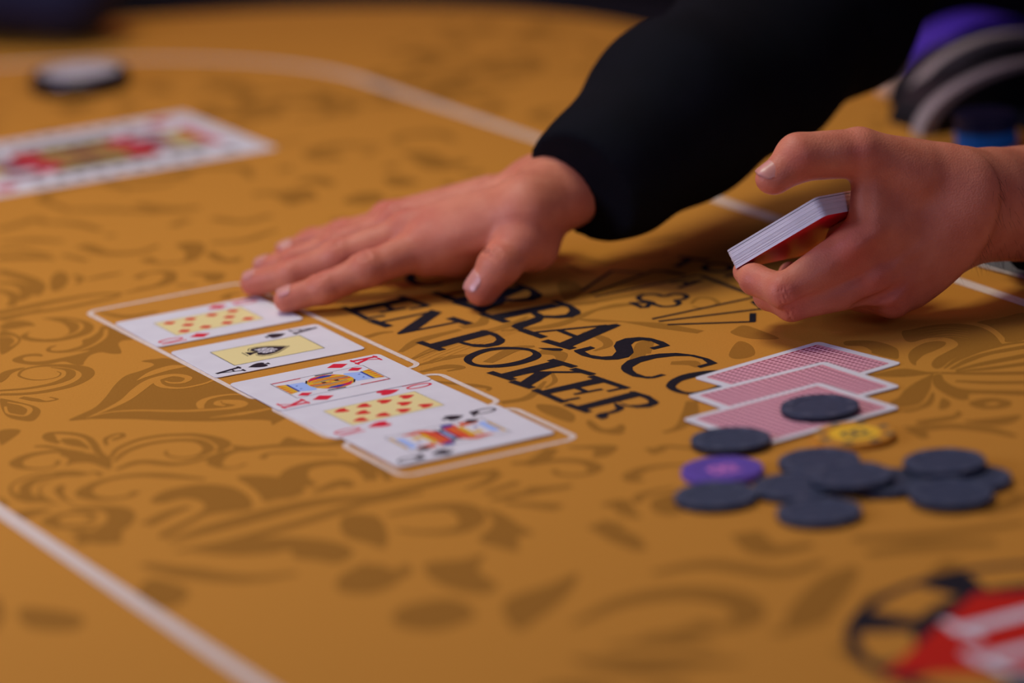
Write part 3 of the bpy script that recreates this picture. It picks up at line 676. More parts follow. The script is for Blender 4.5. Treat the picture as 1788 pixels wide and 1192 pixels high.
def suit(pr, kind, u, v, L_, W_, m, z, flip=False):
    sg = -1 if flip else 1
    pr.poly([(u + sg * x * L_ / 2, v + sg * y * W_ / 2 / (.72 if kind == 'diamond' else .9)) for x, y in SUIT[kind]], z, m)
def glyph(pr, ch, u, v, m, z, flip=False, h=13.5, w=9.5):
    """index letter: its up runs along +u, its right along -v"""
    sg = -1 if flip else 1
    def T_(x, y): return (sg * (u + (y - .5) * h), sg * (v - (x - .5) * w))
    def ln(pts, t): pr.lines([T_(x, y) for x, y in pts], t, z, m)
    if ch == 'A': ln([(.12, 0), (.5, 1)], 1.1); ln([(.5, 1), (.84, 0)], 2.4); ln([(.25, .36), (.7, .36)], 1.1); ln([(0, 0), (.3, 0)], 1.3); ln([(.62, 0), (1, 0)], 1.3)
    elif ch == 'K': ln([(.22, 0), (.22, 1)], 2.4); ln([(.28, .4), (.82, .98)], 1.1); ln([(.42, .55), (.82, 0)], 2.2); ln([(.02, 0), (.42, 0)], 1.3); ln([(.02, 1), (.42, 1)], 1.3); ln([(.62, 0), (1, 0)], 1.3); ln([(.62, 1), (1, 1)], 1.3)
    elif ch == '10':
        ln([(.1, 0), (.1, 1)], 1.3)
        pr.stroke([T_(.64 + .3 * math.cos(k * .3142), .5 + .5 * math.sin(k * .3142)) for k in range(21)], 1.4, z, m)
    elif ch == 'Q':
        pr.stroke([T_(.5 + .36 * math.cos(k * .3142), .55 + .45 * math.sin(k * .3142)) for k in range(21)], 1.5, z, m); ln([(.42, .22), (.9, -.04)], 1.8)
        pr.stroke([T_(.42 + .22 * math.cos(k * .45), .16 + .14 * math.sin(k * .45)) for k in range(15)], 1.3, z, m)

PM = [M['card_white'], M['card_yellow'], M['card_red'], M['card_red2'], M['card_black'], M['card_blue'], M['card_sky'], M['card_gold'], M['card_orange']]
def frame(pr, u, v, w=.45, z=CT + .05, m=4):
    c_ = [(u, v), (-u, v), (-u, -v), (u, -v), (u, v)]
    pr.lines(c_, w, z, m)
def face_card(name, rank, kind, x, y, a, z, label):
    root = empty(name, (x, y, z), math.radians(a))
    card_body(M['card_white'], 'card_stock', root)
    pr = Print(); z1 = CT + .03; z2 = CT + .06; z3 = CT + .09
    red = kind in ('diamond', 'heart'); im = 2 if red else 4
    for fl in (False, True):
        glyph(pr, rank, 33, 24.2, im, z2, fl)
        sg = -1 if fl else 1
        suit(pr, kind, sg * 16, sg * 24.2, 12.4, 9.4, im, z2, fl if kind != 'heart' else not fl)
    if rank == '10':
        pr.poly([(26.5, 16), (-26.5, 16), (-26.5, -16), (26.5, -16)], z1, 1); frame(pr, 26.5, 16, .25)
        for u in (-19.3, -6.5, 6.5, 19.3):
            for v in (-10.3, 10.3): suit(pr, kind, u, v, 8.2, 7.2, 3, z2, u > 0 if kind == 'heart' else False)
        for u in (-12.6, 12.6): suit(pr, kind, u, 0, 8.2, 7.2, 3, z2, u > 0 if kind == 'heart' else False)
    elif rank == 'A':
        pr.poly([(26.5, 16.2), (-26.5, 16.2), (-26.5, -16.2), (26.5, -16.2)], z1, 1); frame(pr, 26.5, 16.2, .5)
        suit(pr, kind, 0, 0, 27, 21.5, 4, z2); suit(pr, kind, -.1, 0, 25.6, 19.8, 1, z2 + .03); suit(pr, kind, 0, 0, 23.6, 17.8, 4, z3 + .02)
        for v, u0, u1 in ((4.2, -5.5, 1.5), (1.6, -5.0, 4.2), (-1.2, -5.8, 5.0), (-3.8, -4.4, 2.6)):   # white scrawl of lettering on the large spade
            pr.stroke([(u0 + (u1 - u0) * k / 8, v + .7 * math.sin(k * 2.2)) for k in range(9)], 1.5, z3 + .05, 0)
    else:
        frame(pr, 27, 16.2, .35)
        def half(l, m, z):
            pr.poly(l, z, m); pr.poly(rot(l), z, m)
        if rank == 'K':
            half([(26.4, 8), (26.4, -11), (21.5, -9.5), (21, 6)], 7, z2)
            for k in range(5): v = 6 - 3.6 * k; half([(26.4, v), (26.4, v - 1.5), (22, v - .4)], 2, z3)
            half([(21.4, 6.5), (21.4, -9.5), (20.2, -9.2), (20.2, 6)], 5, z3)
            half([(20.2, 6), (20.2, -9), (12, -8), (10, 2), (12, 9), (16, 8)], 6, z2)
            half([(18.5, 3), (18.5, 1.6), (17, 2.2)], 5, z3); half([(18, -3), (18, -4.6), (16.5, -4)], 5, z3)
            pr.poly([(12.4 * math.cos(k * .2618) + .2, 13.4 * math.sin(k * .2618)) for k in range(24)], z2 + .01, 7)
            half([(8.5, 9.5), (2, 13), (-6, 11.6), (-10.2, 6.6), (-6, 7.4), (1, 8.6)], 2, z2 + .02)
            half([(6.6, 11), (0, 12.2), (-5, 10.2), (-1, 8.2), (4, 8.6)], 5, z3)
            half([(10.8, 5.6), (2, 7.2), (-8, 5.4), (-9, 4.2), (2, 5.8), (10.8, 4.4)], 8, z3)
            half([(11.4, 3.2), (2, 4.4), (-8, 3), (-9, 2.2), (2, 3.4), (11.4, 2)], 5, z3 + .01)
            half([(11.8, 1), (0, 2), (0, .8), (11.8, -.4)], 2, z3 + .02); half([(9.4, -6), (11.4, -3.6), (6, -9), (3.6, -11.6)], 5, z3 + .02)
            half([(-11.5, 4), (-9, 9), (-9.6, 9.6), (-12.2, 5)], 4, z3 + .03)
            half([(4.6, 1), (4.6, -2), (2.4, -1), (2.4, 1)], 4, z3 + .03); half([(1.6, 1), (.8, -2), (0, 1)], 7, z3 + .04)
            half([(8.6, 14.6), (-2, 15.2), (-2, 14), (8, 13.2)], 4, z3)
            half([(26.6, -15), (26.6, -16), (10, -16), (10, -15)], 2, z3)
            suit(pr, 'diamond', 20.6, 12.4, 8.6, 6.6, 2, z3); suit(pr, 'diamond', -20.6, -12.4, 8.6, 6.6, 2, z3)
        else:
            half([(25, 9), (25, -10), (20.5, -9), (20.5, 8)], 6, z2); half([(26.4, 7), (26.4, -13), (25, -12), (25, 6)], 7, z2 + .02)
            half([(20.5, 8), (20.5, -9), (12, -8), (12, 7)], 0, z2); half([(22, 13), (13, 14), (12, 7.6), (22, 9)], 8, z3)
            half([(18, 5), (18, 1), (16, 3)], 5, z3); half([(16.8, -3), (16.4, -8), (12.6, -7), (13, -2)], 7, z2 + .04)
            half([(12, 8), (12, -8), (7, -10), (6, 8)], 7, z2 + .02); half([(10.4, 14), (10.6, -12), (6, -14), (2, -8), (2, 8), (4, 13)], 8, z2 + .01)
            half([(9, 12), (8, -12), (6.6, -12), (7, 12)], 2, z3); half([(5, 12), (4, -10), (2.8, -9), (3.6, 12)], 2, z3)
            half([(10, 15), (4, 16), (3, 11), (9, 11)], 5, z3 + .02); half([(2.4, 13), (2.4, -12), (-.2, -8), (0, 8)], 4, z2 + .03)
            half([(1.6, 8), (1.4, -8), (.4, -6), (.4, 6)], 6, z3 + .02)
            half([(14, -10), (20, -13), (8, -15), (6, -12)], 8, z3 + .01)
            suit(pr, 'spade', 20.4, 12.6, 8, 6, 4, z3 + .04); suit(pr, 'spade', -20.4, -12.6, 8, 6, 4, z3 + .04, True)
    pr.build('face_print', PM, root)
    tag(root, label, 'playing card', 'board cards in the white boxes')
    return root
face_card('ten_of_diamonds', '10', 'diamond', -167.45, 2058.87, 27.48, .35, 'ten of diamonds lying face up, topmost of the board cards under the fingertip')
face_card('ace_of_spades', 'A', 'spade', -131.78, 1991.51, 27.03, .35, 'ace of spades face up with a big black spade on a cream panel')
face_card('ten_of_hearts', '10', 'heart', -67.0, 1869.6, 29.2, .35, 'ten of hearts face up between the king and the black queen')
face_card('king_of_diamonds', 'K', 'diamond', -95.77, 1922.41, 27.79, .72, 'king of diamonds face up with a yellow and blue court picture')
face_card('queen_of_spades', 'Q', 'spade', -34.46, 1815.63, 28.02, .72, 'black queen face up, nearest to the camera of the board cards')

def back_card(x, y, a, z, label):
    root = empty('face_down_card', (x, y, z), math.radians(a))
    card_body(M['card_white'], 'card_stock', root)
    pr = Print(); pr.poly([(38.6, 26.6), (-38.6, 26.6), (-38.6, -26.6), (38.6, -26.6)], CT + .03, 0); frame(pr, 38.6, 26.6, .55, CT + .06, 1)
    pr.build('back_print', [M['card_back'], M['card_red']], root)
    return tag(root, label, 'playing card', 'face down cards beside the chips')
back_card(145.75, 1893.42, 37.86, .35, 'face-down red lattice card, farthest of the three, tucked under the second')
back_card(140.3, 1855.7, 32.4, .75, 'face-down red lattice card in the middle of the three')
back_card(135.68, 1816.22, 34.35, 1.15, 'face-down red lattice card with a dark chip lying on it')

# ------------------------------------------------------------------ chips
def revolve(prof, seg, m, name, parent, midx=None, smooth=True):
    v, f, mi = [], [], []
    for r, z in prof:
        for k in range(seg): v.append((r * math.cos(2 * math.pi * k / seg), r * math.sin(2 * math.pi * k / seg), z))
    for i in range(len(prof) - 1):
        for k in range(seg):
            l = (k + 1) % seg; f.append((i * seg + k, i * seg + l, (i + 1) * seg + l, (i + 1) * seg + k)); mi.append(0 if midx is None else midx[i])
    f.append(tuple(range(seg))[::-1]); mi.append(0); f.append(tuple(range((len(prof) - 1) * seg, len(prof) * seg))); mi.append(0 if midx is None else midx[-1])
    o = mesh_obj(name, v, f, m, parent, midx=mi)
    for i, p in enumerate(o.data.polygons): p.use_smooth = False
    return o
def chip_kind(face, edge, spot, inlay, mark=None):
    """prototype parts of one chip: body with rim, eight edge spots, recessed inlay"""
    R_, H_ = 19.5, 3.4
    body = revolve([(R_ - .5, 0), (R_, .5), (R_, H_ - .5), (R_ - .5, H_), (13.2, H_), (13.0, H_ - .25)], 40, [edge, face], 'rim', None, midx=[0, 0, 1, 1, 1, 1])
    pr = Print()
    pr.poly([(12.6 * math.cos(k * .2094), 12.6 * math.sin(k * .2094)) for k in range(30)], H_ - .15, 0)
    if mark is not None:
        for s in (-1, 1): pr.stroke([(s * 3 + 3.2 * math.cos(k * .5), 3.8 * math.sin(k * .5)) for k in range(13)], 2.4, H_ - .08, 1)
        pr.stroke([(-7.5, -6.4), (0, -8), (7.5, -6.4)], 1.4, H_ - .08, 1)
    inl = pr.build('inlay', [inlay, mark or spot], None)
    sp = Print()
    for k in range(8):
        a0 = k * 45 - 8; a1 = a0 + 16
        o_ = [(19.2 * math.cos(math.radians(a0 + (a1 - a0) * t / 4)), 19.2 * math.sin(math.radians(a0 + (a1 - a0) * t / 4))) for t in range(5)]
        i_ = [(14.6 * math.cos(math.radians(a0 + (a1 - a0) * t / 4)), 14.6 * math.sin(math.radians(a0 + (a1 - a0) * t / 4))) for t in range(5)][::-1]
        sp.poly(o_ + i_, H_ + .03, 0)
    spo = sp.build('edge_spots', [spot], None)
    return [body, inl, spo]
_used = {}
def place_chip(kind, name, loc, rz, label, group, tilt=(0, 0)):
    root = empty(name, loc, rz); root.rotation_euler = (math.radians(tilt[0]), math.radians(tilt[1]), rz)
    first = not _used.get(id(kind)); _used[id(kind)] = True
    for p in kind:
        c = p
        if not first: c = p.copy(); COL.objects.link(c)
        c.parent = root
    return tag(root, label, 'poker chip', group)
K_dark = chip_kind(M['chip_dark'], M['chip_dark_edge'], M['chip_spot'], M['chip_dark'])
K_purple = chip_kind(M['chip_purple'], M['chip_purple'], M['chip_purple'], M['chip_purple'], M['chip_pink'])
K_gold = chip_kind(M['chip_gold'], M['chip_gold'], M['chip_olive'], M['chip_yellow'], M['chip_olive'])
K_navy = chip_kind(M['chip_navy'], M['chip_navy'], M['chip_dark'], M['chip_navy'])
K_blue = chip_kind(M['chip_blue'], M['chip_blue'], M['chip_navy'], M['chip_blue'])
K_cream = chip_kind(M['chip_cream'], M['chip_cream'], M['chip_gold'], M['chip_cream'])
def at(px, py, z): p = G(px, py, z + 3.4); return (p[0], p[1], z)
gp_ = 'scattered chips by the face-down cards'
place_chip(K_dark, 'poker_chip', at(1431.5, 707, 1.5), .3, 'dark slate chip lying on the nearest face-down card', gp_)
place_chip(K_dark, 'poker_chip', at(1276, 764, .6), 1.1, 'dark slate chip touching the near edge of the face-down card, above the purple chip', gp_, tilt=(0, 1.2))
place_chip(K_gold, 'poker_chip', at(1492, 755, .05), .5, 'gold chip with a bright yellow centre beside the face-down cards', gp_)
place_chip(K_purple, 'poker_chip', at(1261, 817, .05), .35, 'purple chip with pink figures', gp_)
place_chip(K_dark, 'poker_chip', at(1250, 862, .05), .8, 'dark slate chip just in front of the purple chip', gp_)
place_chip(K_dark, 'poker_chip', at(1430, 802, .05), 2.0, 'dark slate chip at the back of the overlapping pile, below the gold chip', gp_)
place_chip(K_dark, 'poker_chip', at(1387, 846, .05), .1, 'dark slate chip at the left of the overlapping pile', gp_)
place_chip(K_dark, 'poker_chip', at(1545, 838, .05), 1.5, 'dark slate chip mostly covered, between the pile top and the right pair', gp_)
place_chip(K_dark, 'poker_chip', at(1486, 827, 3.6), .9, 'dark slate chip resting on top of the overlapping pile', gp_)
place_chip(K_dark, 'poker_chip', at(1430, 890, .05), .45, 'dark slate chip alone at the front of the heap', gp_)
place_chip(K_dark, 'poker_chip', at(1693, 832, .05), .2, 'dark slate chip peeking out at the far right, under its neighbour', gp_)
place_chip(K_dark, 'poker_chip', at(1649, 803, 3.6), 1.3, 'darkest slate chip lying on top at the right of the heap', gp_)
place_chip(K_dark, 'poker_chip', at(1660, 857, 1.6), .6, 'dark slate chip at the front right, leaning on another', gp_, tilt=(2.6, 0))
# chips at the dealer's side, far out of focus
b0 = G(1733, 250, 14); 
for k in range(6):
    place_chip(K_blue if k < 3 else K_navy, 'poker_chip', (b0[0] + .6 * math.sin(k * 2.1), b0[1] + 30, .05 + 3.42 * k + 6), k * .7,
               ['bright blue chip, lowest of the stack behind the wrist', 'bright blue chip, second from below in the stack behind the wrist', 'bright blue chip, third from below in the stack behind the wrist',
                'navy chip resting on the blue ones in the stack behind the wrist', 'navy chip, second from the top of the stack behind the wrist', 'navy chip on top of the stack behind the wrist'][k], 'stack behind the wrist')
b1 = G(1562, 166, 0)
for k in range(4):
    place_chip(K_cream, 'poker_chip', (b1[0] + 8, b1[1] + 12, .05 + 3.42 * k), k * .5,
               ['cream chip, lowest of the little stack by the black case', 'cream chip, second from below by the black case', 'cream chip, third from below by the black case', 'cream chip on top of the little stack by the black case'][k], 'little stack by the black case')

# ------------------------------------------------------------------ dealer button, far left
c0 = G(140, 140, 6)
db = empty('dealer_button', (c0[0], c0[1], 0.05))
tag(db, 'thick black puck with a pale top on the far left of the felt', 'dealer button')
pk = revolve([(33, 0), (35, .8), (36, 2.5), (36.2, 5), (36.2, 8), (36, 9.6), (35.4, 11), (34.4, 12.1), (33, 12.8), (31, 13)], 64, [M['puck_black']], 'puck', db)
for p_ in pk.data.polygons: p_.use_smooth = len(p_.vertices) == 4
pr = Print(); pr.poly([(28.5 * math.cos(k * .1571), 28.5 * math.sin(k * .1571)) for k in range(40)], 13.1, 0); pr.stroke([(24 * math.cos(k * .1571), 24 * math.sin(k * .1571)) for k in range(41)], 2.0, 13.15, 1)
pr.lines([(-15, -5), (-15, 6)], 3, 13.15, 1); pr.lines([(0, -6), (8, 6)], 3, 13.15, 1); pr.lines([(-8, 0), (16, 0)], 2.4, 13.15, 1)
pr.build('top_plate', [M['puck_white'], M['puck_grey']], db)

# ------------------------------------------------------------------ the deck in the hand
PH = math.radians(8.8)
e1 = RGT * .902 + UPV * .432; nd = RGT * .432 - UPV * .902
e2 = FWD * math.cos(PH) + nd * math.sin(PH); dn = -nd * math.cos(PH) + FWD * math.sin(PH)
BA = (-53 * e1 + 34 * e2) / np.hypot(53, 34); BC = (34 * e1 + 53 * e2) / np.hypot(53, 34)
Bc = D(1433, 360, 2000)
dc = Bc + BA * 31.5 + BC * 44
dx_ = BC; dy_ = np.cross(dn, dx_)
deck = bpy.data.objects.new('card_deck', None); COL.objects.link(deck); deck.empty_display_size = .02
deck.matrix_world = Matrix([[dx_[0], dy_[0], dn[0], dc[0] * MM], [dx_[1], dy_[1], dn[1], dc[1] * MM], [dx_[2], dy_[2], dn[2], dc[2] * MM], [0, 0, 0, 1]])
tag(deck, 'squared stub of playing cards held in the hand, red backs underneath', 'deck of cards')
NCARD = 34
oc = card_outline()
n_ = len(oc)
cv = [(x, y, .295) for x, y in oc] + [(x, y, 0) for x, y in oc]
cf = [tuple(range(n_)), tuple(range(2 * n_ - 1, n_ - 1, -1))] + [(i, i + n_, (i + 1) % n_ + n_, (i + 1) % n_) for i in range(n_)]
proto = mesh_obj('card', cv, cf, [M['card_white'], M['card_red']], deck, midx=[0, 1] + [0] * n_)
proto1 = mesh_obj('card', cv, cf, [M['card_white'], M['card_white']], deck, midx=[0, 1] + [0] * n_)
proto2 = mesh_obj('gap_shade_card', cv, cf, [M['card_black'], M['card_black']], deck, midx=[0, 1] + [0] * n_)  # black card stands in for the shaded gap between cards
dr = random.Random(11)
zz = -5.5
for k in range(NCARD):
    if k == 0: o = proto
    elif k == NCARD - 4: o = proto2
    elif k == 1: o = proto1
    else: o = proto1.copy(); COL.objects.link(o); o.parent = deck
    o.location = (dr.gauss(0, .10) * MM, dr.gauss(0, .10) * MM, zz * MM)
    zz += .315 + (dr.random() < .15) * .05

# ------------------------------------------------------------------ flesh: signed-distance modelling and surface nets
class Field:
    def __init__(self, lo, hi, vox):
        self.lo = np.array(lo, float); self.vox = vox
        n = np.ceil((np.array(hi) - self.lo) / vox).astype(int) + 1
        self.ax = [self.lo[i] + vox * np.arange(n[i]) for i in range(3)]
        self.val = np.full(n, 60.0, np.float32)
    def sub(self, lo, hi):
        s = []
        for i in range(3):
            a = max(0, int((lo[i] - self.lo[i]) / self.vox) - 1); b = min(len(self.ax[i]), int((hi[i] - self.lo[i]) / self.vox) + 3)
            if b <= a: return None
            s.append(slice(a, b))
        return tuple(s)
    def grid(self, s):
        return (self.ax[0][s[0]][:, None, None], self.ax[1][s[1]][None, :, None], self.ax[2][s[2]][None, None, :])
    def union(self, d, s, k):
        v = self.val[s]
        h = np.clip(.5 + .5 * (v - d) / k, 0, 1)
        self.val[s] = v * (1 - h) + d * h - k * h * (1 - h)
    def cut(self, d, s, k):
        v = self.val[s]; d = -d
        h = np.clip(.5 - .5 * (v - d) / k, 0, 1)
        self.val[s] = v * (1 - h) + d * h + k * h * (1 - h)
    @staticmethod
    def cap(g, a, b, ra, rb, flat=None):
        X, Y, Z = g; a = np.asarray(a, float); b = np.asarray(b, float); ba = b - a; L2 = max(float(ba @ ba), 1e-9)
        qx, qy, qz = X - a[0], Y - a[1], Z - a[2]
        t = np.clip((qx * ba[0] + qy * ba[1] + qz * ba[2]) / L2, 0, 1)
        rx, ry, rz = qx - t * ba[0], qy - t * ba[1], qz - t * ba[2]
        if flat is not None:
            fn, fs = flat; c = rx * fn[0] + ry * fn[1] + rz * fn[2]; e = c * (1 / fs - 1)
            rx, ry, rz = rx + e * fn[0], ry + e * fn[1], rz + e * fn[2]
        d = np.sqrt(rx * rx + ry * ry + rz * rz) - (ra + (rb - ra) * t)
        return d
    def capsule(self, a, b, ra, rb, k=6, flat=None, op='union'):
        m = max(ra, rb) + k + 4 * self.vox
        s = self.sub(np.minimum(a, b) - m, np.maximum(a, b) + m)
        if s is None: return
        d = self.cap(self.grid(s), a, b, ra, rb, flat)
        (self.union if op == 'union' else self.cut)(d, s, k)
    def chain(self, pts, rad, k=3.0, kin=3.0):
        P = np.array(pts, float); m = max(rad) + k + 4 * self.vox
        s = self.sub(P.min(0) - m, P.max(0) + m)
        if s is None: return
        g = self.grid(s); d = None
        for i in range(len(P) - 1):
            e = self.cap(g, P[i], P[i + 1], rad[i], rad[i + 1])
            if d is None: d = e
            else:
                h = np.clip(.5 + .5 * (d - e) / kin, 0, 1); d = d * (1 - h) + e * h - kin * h * (1 - h)
        self.union(d, s, k)
    def ball(self, c, r, k=6, op='union'): self.capsule(np.asarray(c, float), np.asarray(c, float) + 1e-4, r, r, k, None, op)
    def ellipsoid(self, c, axes, radii, k=6, op='union'):
        c = np.asarray(c, float); m = max(radii) + k + 4 * self.vox
        s = self.sub(c - m, c + m)
        if s is None: return
        X, Y, Z = self.grid(s); q = [X - c[0], Y - c[1], Z - c[2]]
        k0 = 0; k1 = 0
        for A_, r in zip(axes, radii):
            A_ = np.asarray(A_, float); A_ = A_ / np.linalg.norm(A_)
            u = q[0] * A_[0] + q[1] * A_[1] + q[2] * A_[2]
            k0 = k0 + (u / r) ** 2; k1 = k1 + (u / r ** 2) ** 2
        k0 = np.sqrt(k0); k1 = np.sqrt(k1) + 1e-9
        d = k0 * (k0 - 1) / k1
        (self.union if op == 'union' else self.cut)(d, s, k)
    def plane_cut(self, p, n):
        X, Y, Z = self.grid((slice(None),) * 3); n = np.asarray(n, float) / np.linalg.norm(n)
        d = (X - p[0]) * n[0] + (Y - p[1]) * n[1] + (Z - p[2]) * n[2]
        self.val = np.maximum(self.val, d).astype(np.float32)
    def mesh(self):
        v = self.val; s = v < 0; n = np.array(v.shape) - 1
        cnt = np.zeros(n, np.float32); acc = [np.zeros(n, np.float32) for _ in range(3)]
        quads = []
        idx = -np.ones(n, np.int64)
        edges = []
        for ax in range(3):
            sl0 = [slice(None)] * 3; sl1 = [slice(None)] * 3
            sl0[ax] = slice(0, -1); sl1[ax] = slice(1, None)
            c = s[tuple(sl0)] != s[tuple(sl1)]
            I = np.argwhere(c)
            v0 = v[tuple(sl0)][c]; v1 = v[tuple(sl1)][c]
            t = v0 / (v0 - v1)
            pos = I.astype(np.float32).copy(); pos[:, ax] += t
            o = [a for a in range(3) if a != ax]
            for da in (0, 1):
                for db in (0, 1):
                    J_ = I.copy(); J_[:, o[0]] -= da; J_[:, o[1]] -= db
                    ok = np.all((J_ >= 0) & (J_ < n), 1)
                    key = tuple(J_[ok].T)
                    np.add.at(cnt, key, 1)
                    for q in range(3): np.add.at(acc[q], key, pos[ok, q])
            edges.append((ax, I, s[tuple(sl0)][c]))
        act = np.argwhere(cnt > 0); key = tuple(act.T)
        idx[key] = np.arange(len(act))
        V = np.stack([acc[q][key] / cnt[key] for q in range(3)], 1) * self.vox + self.lo
        for ax, I, ins in edges:
            o = [a for a in range(3) if a != ax]
            ok = (I[:, o[0]] > 0) & (I[:, o[1]] > 0) & (I[:, o[0]] < n[o[0]]) & (I[:, o[1]] < n[o[1]])
            I = I[ok]; ins = ins[ok]
            c = []
            for da, db in ((1, 1), (0, 1), (0, 0), (1, 0)):
                J_ = I.copy(); J_[:, o[0]] -= da; J_[:, o[1]] -= db; c.append(idx[tuple(J_.T)])
            Q = np.stack(c, 1)
            flip = ins if ax != 1 else ~ins
            Q[~flip] = Q[~flip][:, ::-1]
            quads.append(Q)
        Q = np.concatenate(quads); Q = Q[(Q >= 0).all(1)]
        return V, Q

def relax(V, Q, it=2, w=.5):
    """light smoothing along mesh edges"""
    e = np.concatenate([Q[:, [0, 1]], Q[:, [1, 2]], Q[:, [2, 3]], Q[:, [3, 0]]])
    for _ in range(it):
        S_ = np.zeros_like(V); C_ = np.zeros(len(V))
        np.add.at(S_, e[:, 0], V[e[:, 1]]); np.add.at(C_, e[:, 0], 1); np.add.at(S_, e[:, 1], V[e[:, 0]]); np.add.at(C_, e[:, 1], 1)
        V = V * (1 - w) + w * S_ / np.maximum(C_, 1)[:, None]
    return V

def flesh_obj(name, parts, m, parent, tones=()):
    V = []; Q = []; n = 0
    for v, q in parts: V.append(v); Q.append(q + n); n += len(v)
    V = np.concatenate(V); Q = np.concatenate(Q)
    me = bpy.data.meshes.new(name)
    me.vertices.add(len(V)); me.vertices.foreach_set('co', (V * MM).astype(np.float32).ravel())
    me.loops.add(Q.size); me.loops.foreach_set('vertex_index', Q.astype(np.int32).ravel())
    me.polygons.add(len(Q)); me.polygons.foreach_set('loop_start', np.arange(0, Q.size, 4, dtype=np.int32))
    me.polygons.foreach_set('use_smooth', np.ones(len(Q), bool))
    me.materials.append(m)
    me.update(calc_edges=True); me.validate()
    if tones:
        t = np.zeros(len(V))
        for c, r, a in tones: t = np.maximum(t, a * np.exp(-((V - np.asarray(c)) ** 2).sum(1) / (r * r)))
        at_ = me.attributes.new('tone', 'FLOAT', 'POINT'); at_.data.foreach_set('value', t.astype(np.float32))
    o = bpy.data.objects.new(name, me); COL.objects.link(o)
    if parent is not None: o.parent = parent
    return o, V, Q

tones = []
NAILS = []
def unit(v): v = np.asarray(v, float); return v / np.linalg.norm(v)

def creases(F_, c, d, up, r, offs=(-2.6, -.9, .9, 2.6), spread=.8, depth=.45):
    """skin folds running across the back of a finger joint"""
    d = unit(d); side = unit(np.cross(d, up)); up = unit(np.cross(side, d))
    for q, o in enumerate(offs):
        pts = [c + d * (o + .5 * math.sin(3 * t + q)) + (side * math.sin(t) + up * math.cos(t)) * r for t in np.linspace(-spread, spread, 6)]
        for a, b in zip(pts[:-1], pts[1:]): F_.capsule(a, b, depth, depth, .9, op='cut')
# ---- the flat hand (the dealer's right hand), back up, resting by the board
def g3(px, py, z): return G(px, py, z)
RH = dict(
    index=[g3(742, 432, 29), g3(640, 471, 22), g3(566, 504, 13.5), g3(501, 523, 8.2)],
    middle=[g3(712, 408, 34), g3(592, 449, 24), g3(510, 479, 15), g3(443, 494, 9.0)],
    ring=[g3(690, 394, 33), g3(590, 428, 23), g3(515, 456, 14), g3(462, 468, 8.5)],
    little=[g3(676, 392, 27), g3(598, 408, 19), g3(545, 422, 12), g3(498, 440, 7.6)],
    thumb=[g3(930, 396, 36), g3(908, 428, 32), g3(872, 464, 24), g3(842, 504, 12)])
RR = dict(index=[11.5, 9.6, 8.3, 7.4], middle=[11.5, 9.6, 8.5, 7.6], ring=[10.5, 8.8, 7.8, 7.0], little=[9.5, 7.8, 7.0, 6.3], thumb=[15, 13.0, 11.2, 9.8])
Wr = g3(958, 346, 50)
Er = g3(1330, 112, 92)
adir = unit(Er - Wr)
lo = np.min([p for c in RH.values() for p in c] + [Wr + adir * 90], 0) - 40; hi = np.max([p for c in RH.values() for p in c] + [Wr + adir * 90], 0) + 40
lo[2] = -2
fr = Field(lo, hi, 0.9)
wu = unit(np.cross(adir, unit(np.cross(np.array([0, 0, 1.0]), adir))))       # roughly up across the wrist
wside = unit(np.cross(adir, wu))
# wrist and forearm: flattened
fr.capsule(Wr + adir * 8, Wr + adir * 95, 26, 30, 12, flat=(wu, .76))
# carpus and metacarpals
cb = {'index': g3(918, 378, 46), 'middle': g3(920, 355, 52), 'ring': g3(925, 338, 50), 'little': g3(930, 330, 42)}
for nm, r0, r1 in (('index', 12.5, 14), ('middle', 12, 14), ('ring', 11.5, 14), ('little', 11, 14)):
    fr.capsule(RH[nm][0], cb[nm], r0, r1, 9)
fr.capsule(cb['middle'], Wr + adir * 20, 15, 20, 10)
fr.capsule(cb['index'], Wr + adir * 16, 14, 19, 10)
fr.ball(g3(925, 312, 55), 10, 20)                                              # ulnar head
# palm fill under the metacarpals
pm = (RH['index'][0] + RH['little'][0] + cb['index'] + cb['little']) / 4 - np.array([0, 0, 12])
fr.ellipsoid(pm, [unit(cb['middle'] - RH['middle'][0]), np.cross(unit(cb['middle'] - RH['middle'][0]), [0, 0, 1]), [0, 0, 1]], [52, 38, 14], 8)
# thumb ball, web
fr.capsule(RH['thumb'][0], g3(912, 420, 33), 16, 14, 8)
fr.ball(g3(930, 430, 28), 14.5, 9)
fr.capsule(g3(800, 448, 20), g3(870, 425, 24), 10, 12, 8)
fr.capsule(RH['index'][0] - np.array([0, 0, 6]), g3(835, 440, 22), 10, 10, 9)
for nm in ('index', 'middle', 'ring', 'little', 'thumb'):
    P_ = RH[nm]; R_ = RR[nm]
    fr.chain(P_, R_, k=3.0 if nm != 'thumb' else 6.0)
    for q in (1, 2):                                                        # joints stand out a little
        fr.ball(P_[q] + np.array([0, 0, 1.0]), R_[q] * .99, 4)
        tones.append((P_[q] + np.array([0, 0, R_[q]]), 9, .45))
    tones.append((P_[3], 12, .5))
    dirn = unit(P_[3] - P_[2]); NAILS.append((P_[3], dirn, unit(np.array([0, 0, 1.0]) - dirn * dirn[2]), R_[3], 9.5 if nm != 'thumb' else 13))
for nm in ('index', 'middle', 'ring', 'little'):                              # knuckles and tendons
    fr.ball(RH[nm][0] + np.array([0, 0, 4.5]), 8.6, 6); tones.append((RH[nm][0] + np.array([0, 0, 12]), 13, .5))
    fr.capsule(RH[nm][0] + np.array([0, 0, 9.5]), cb[nm] * .7 + RH[nm][0] * .3 + np.array([0, 0, 11.5]), 2.6, 2.0, 5)
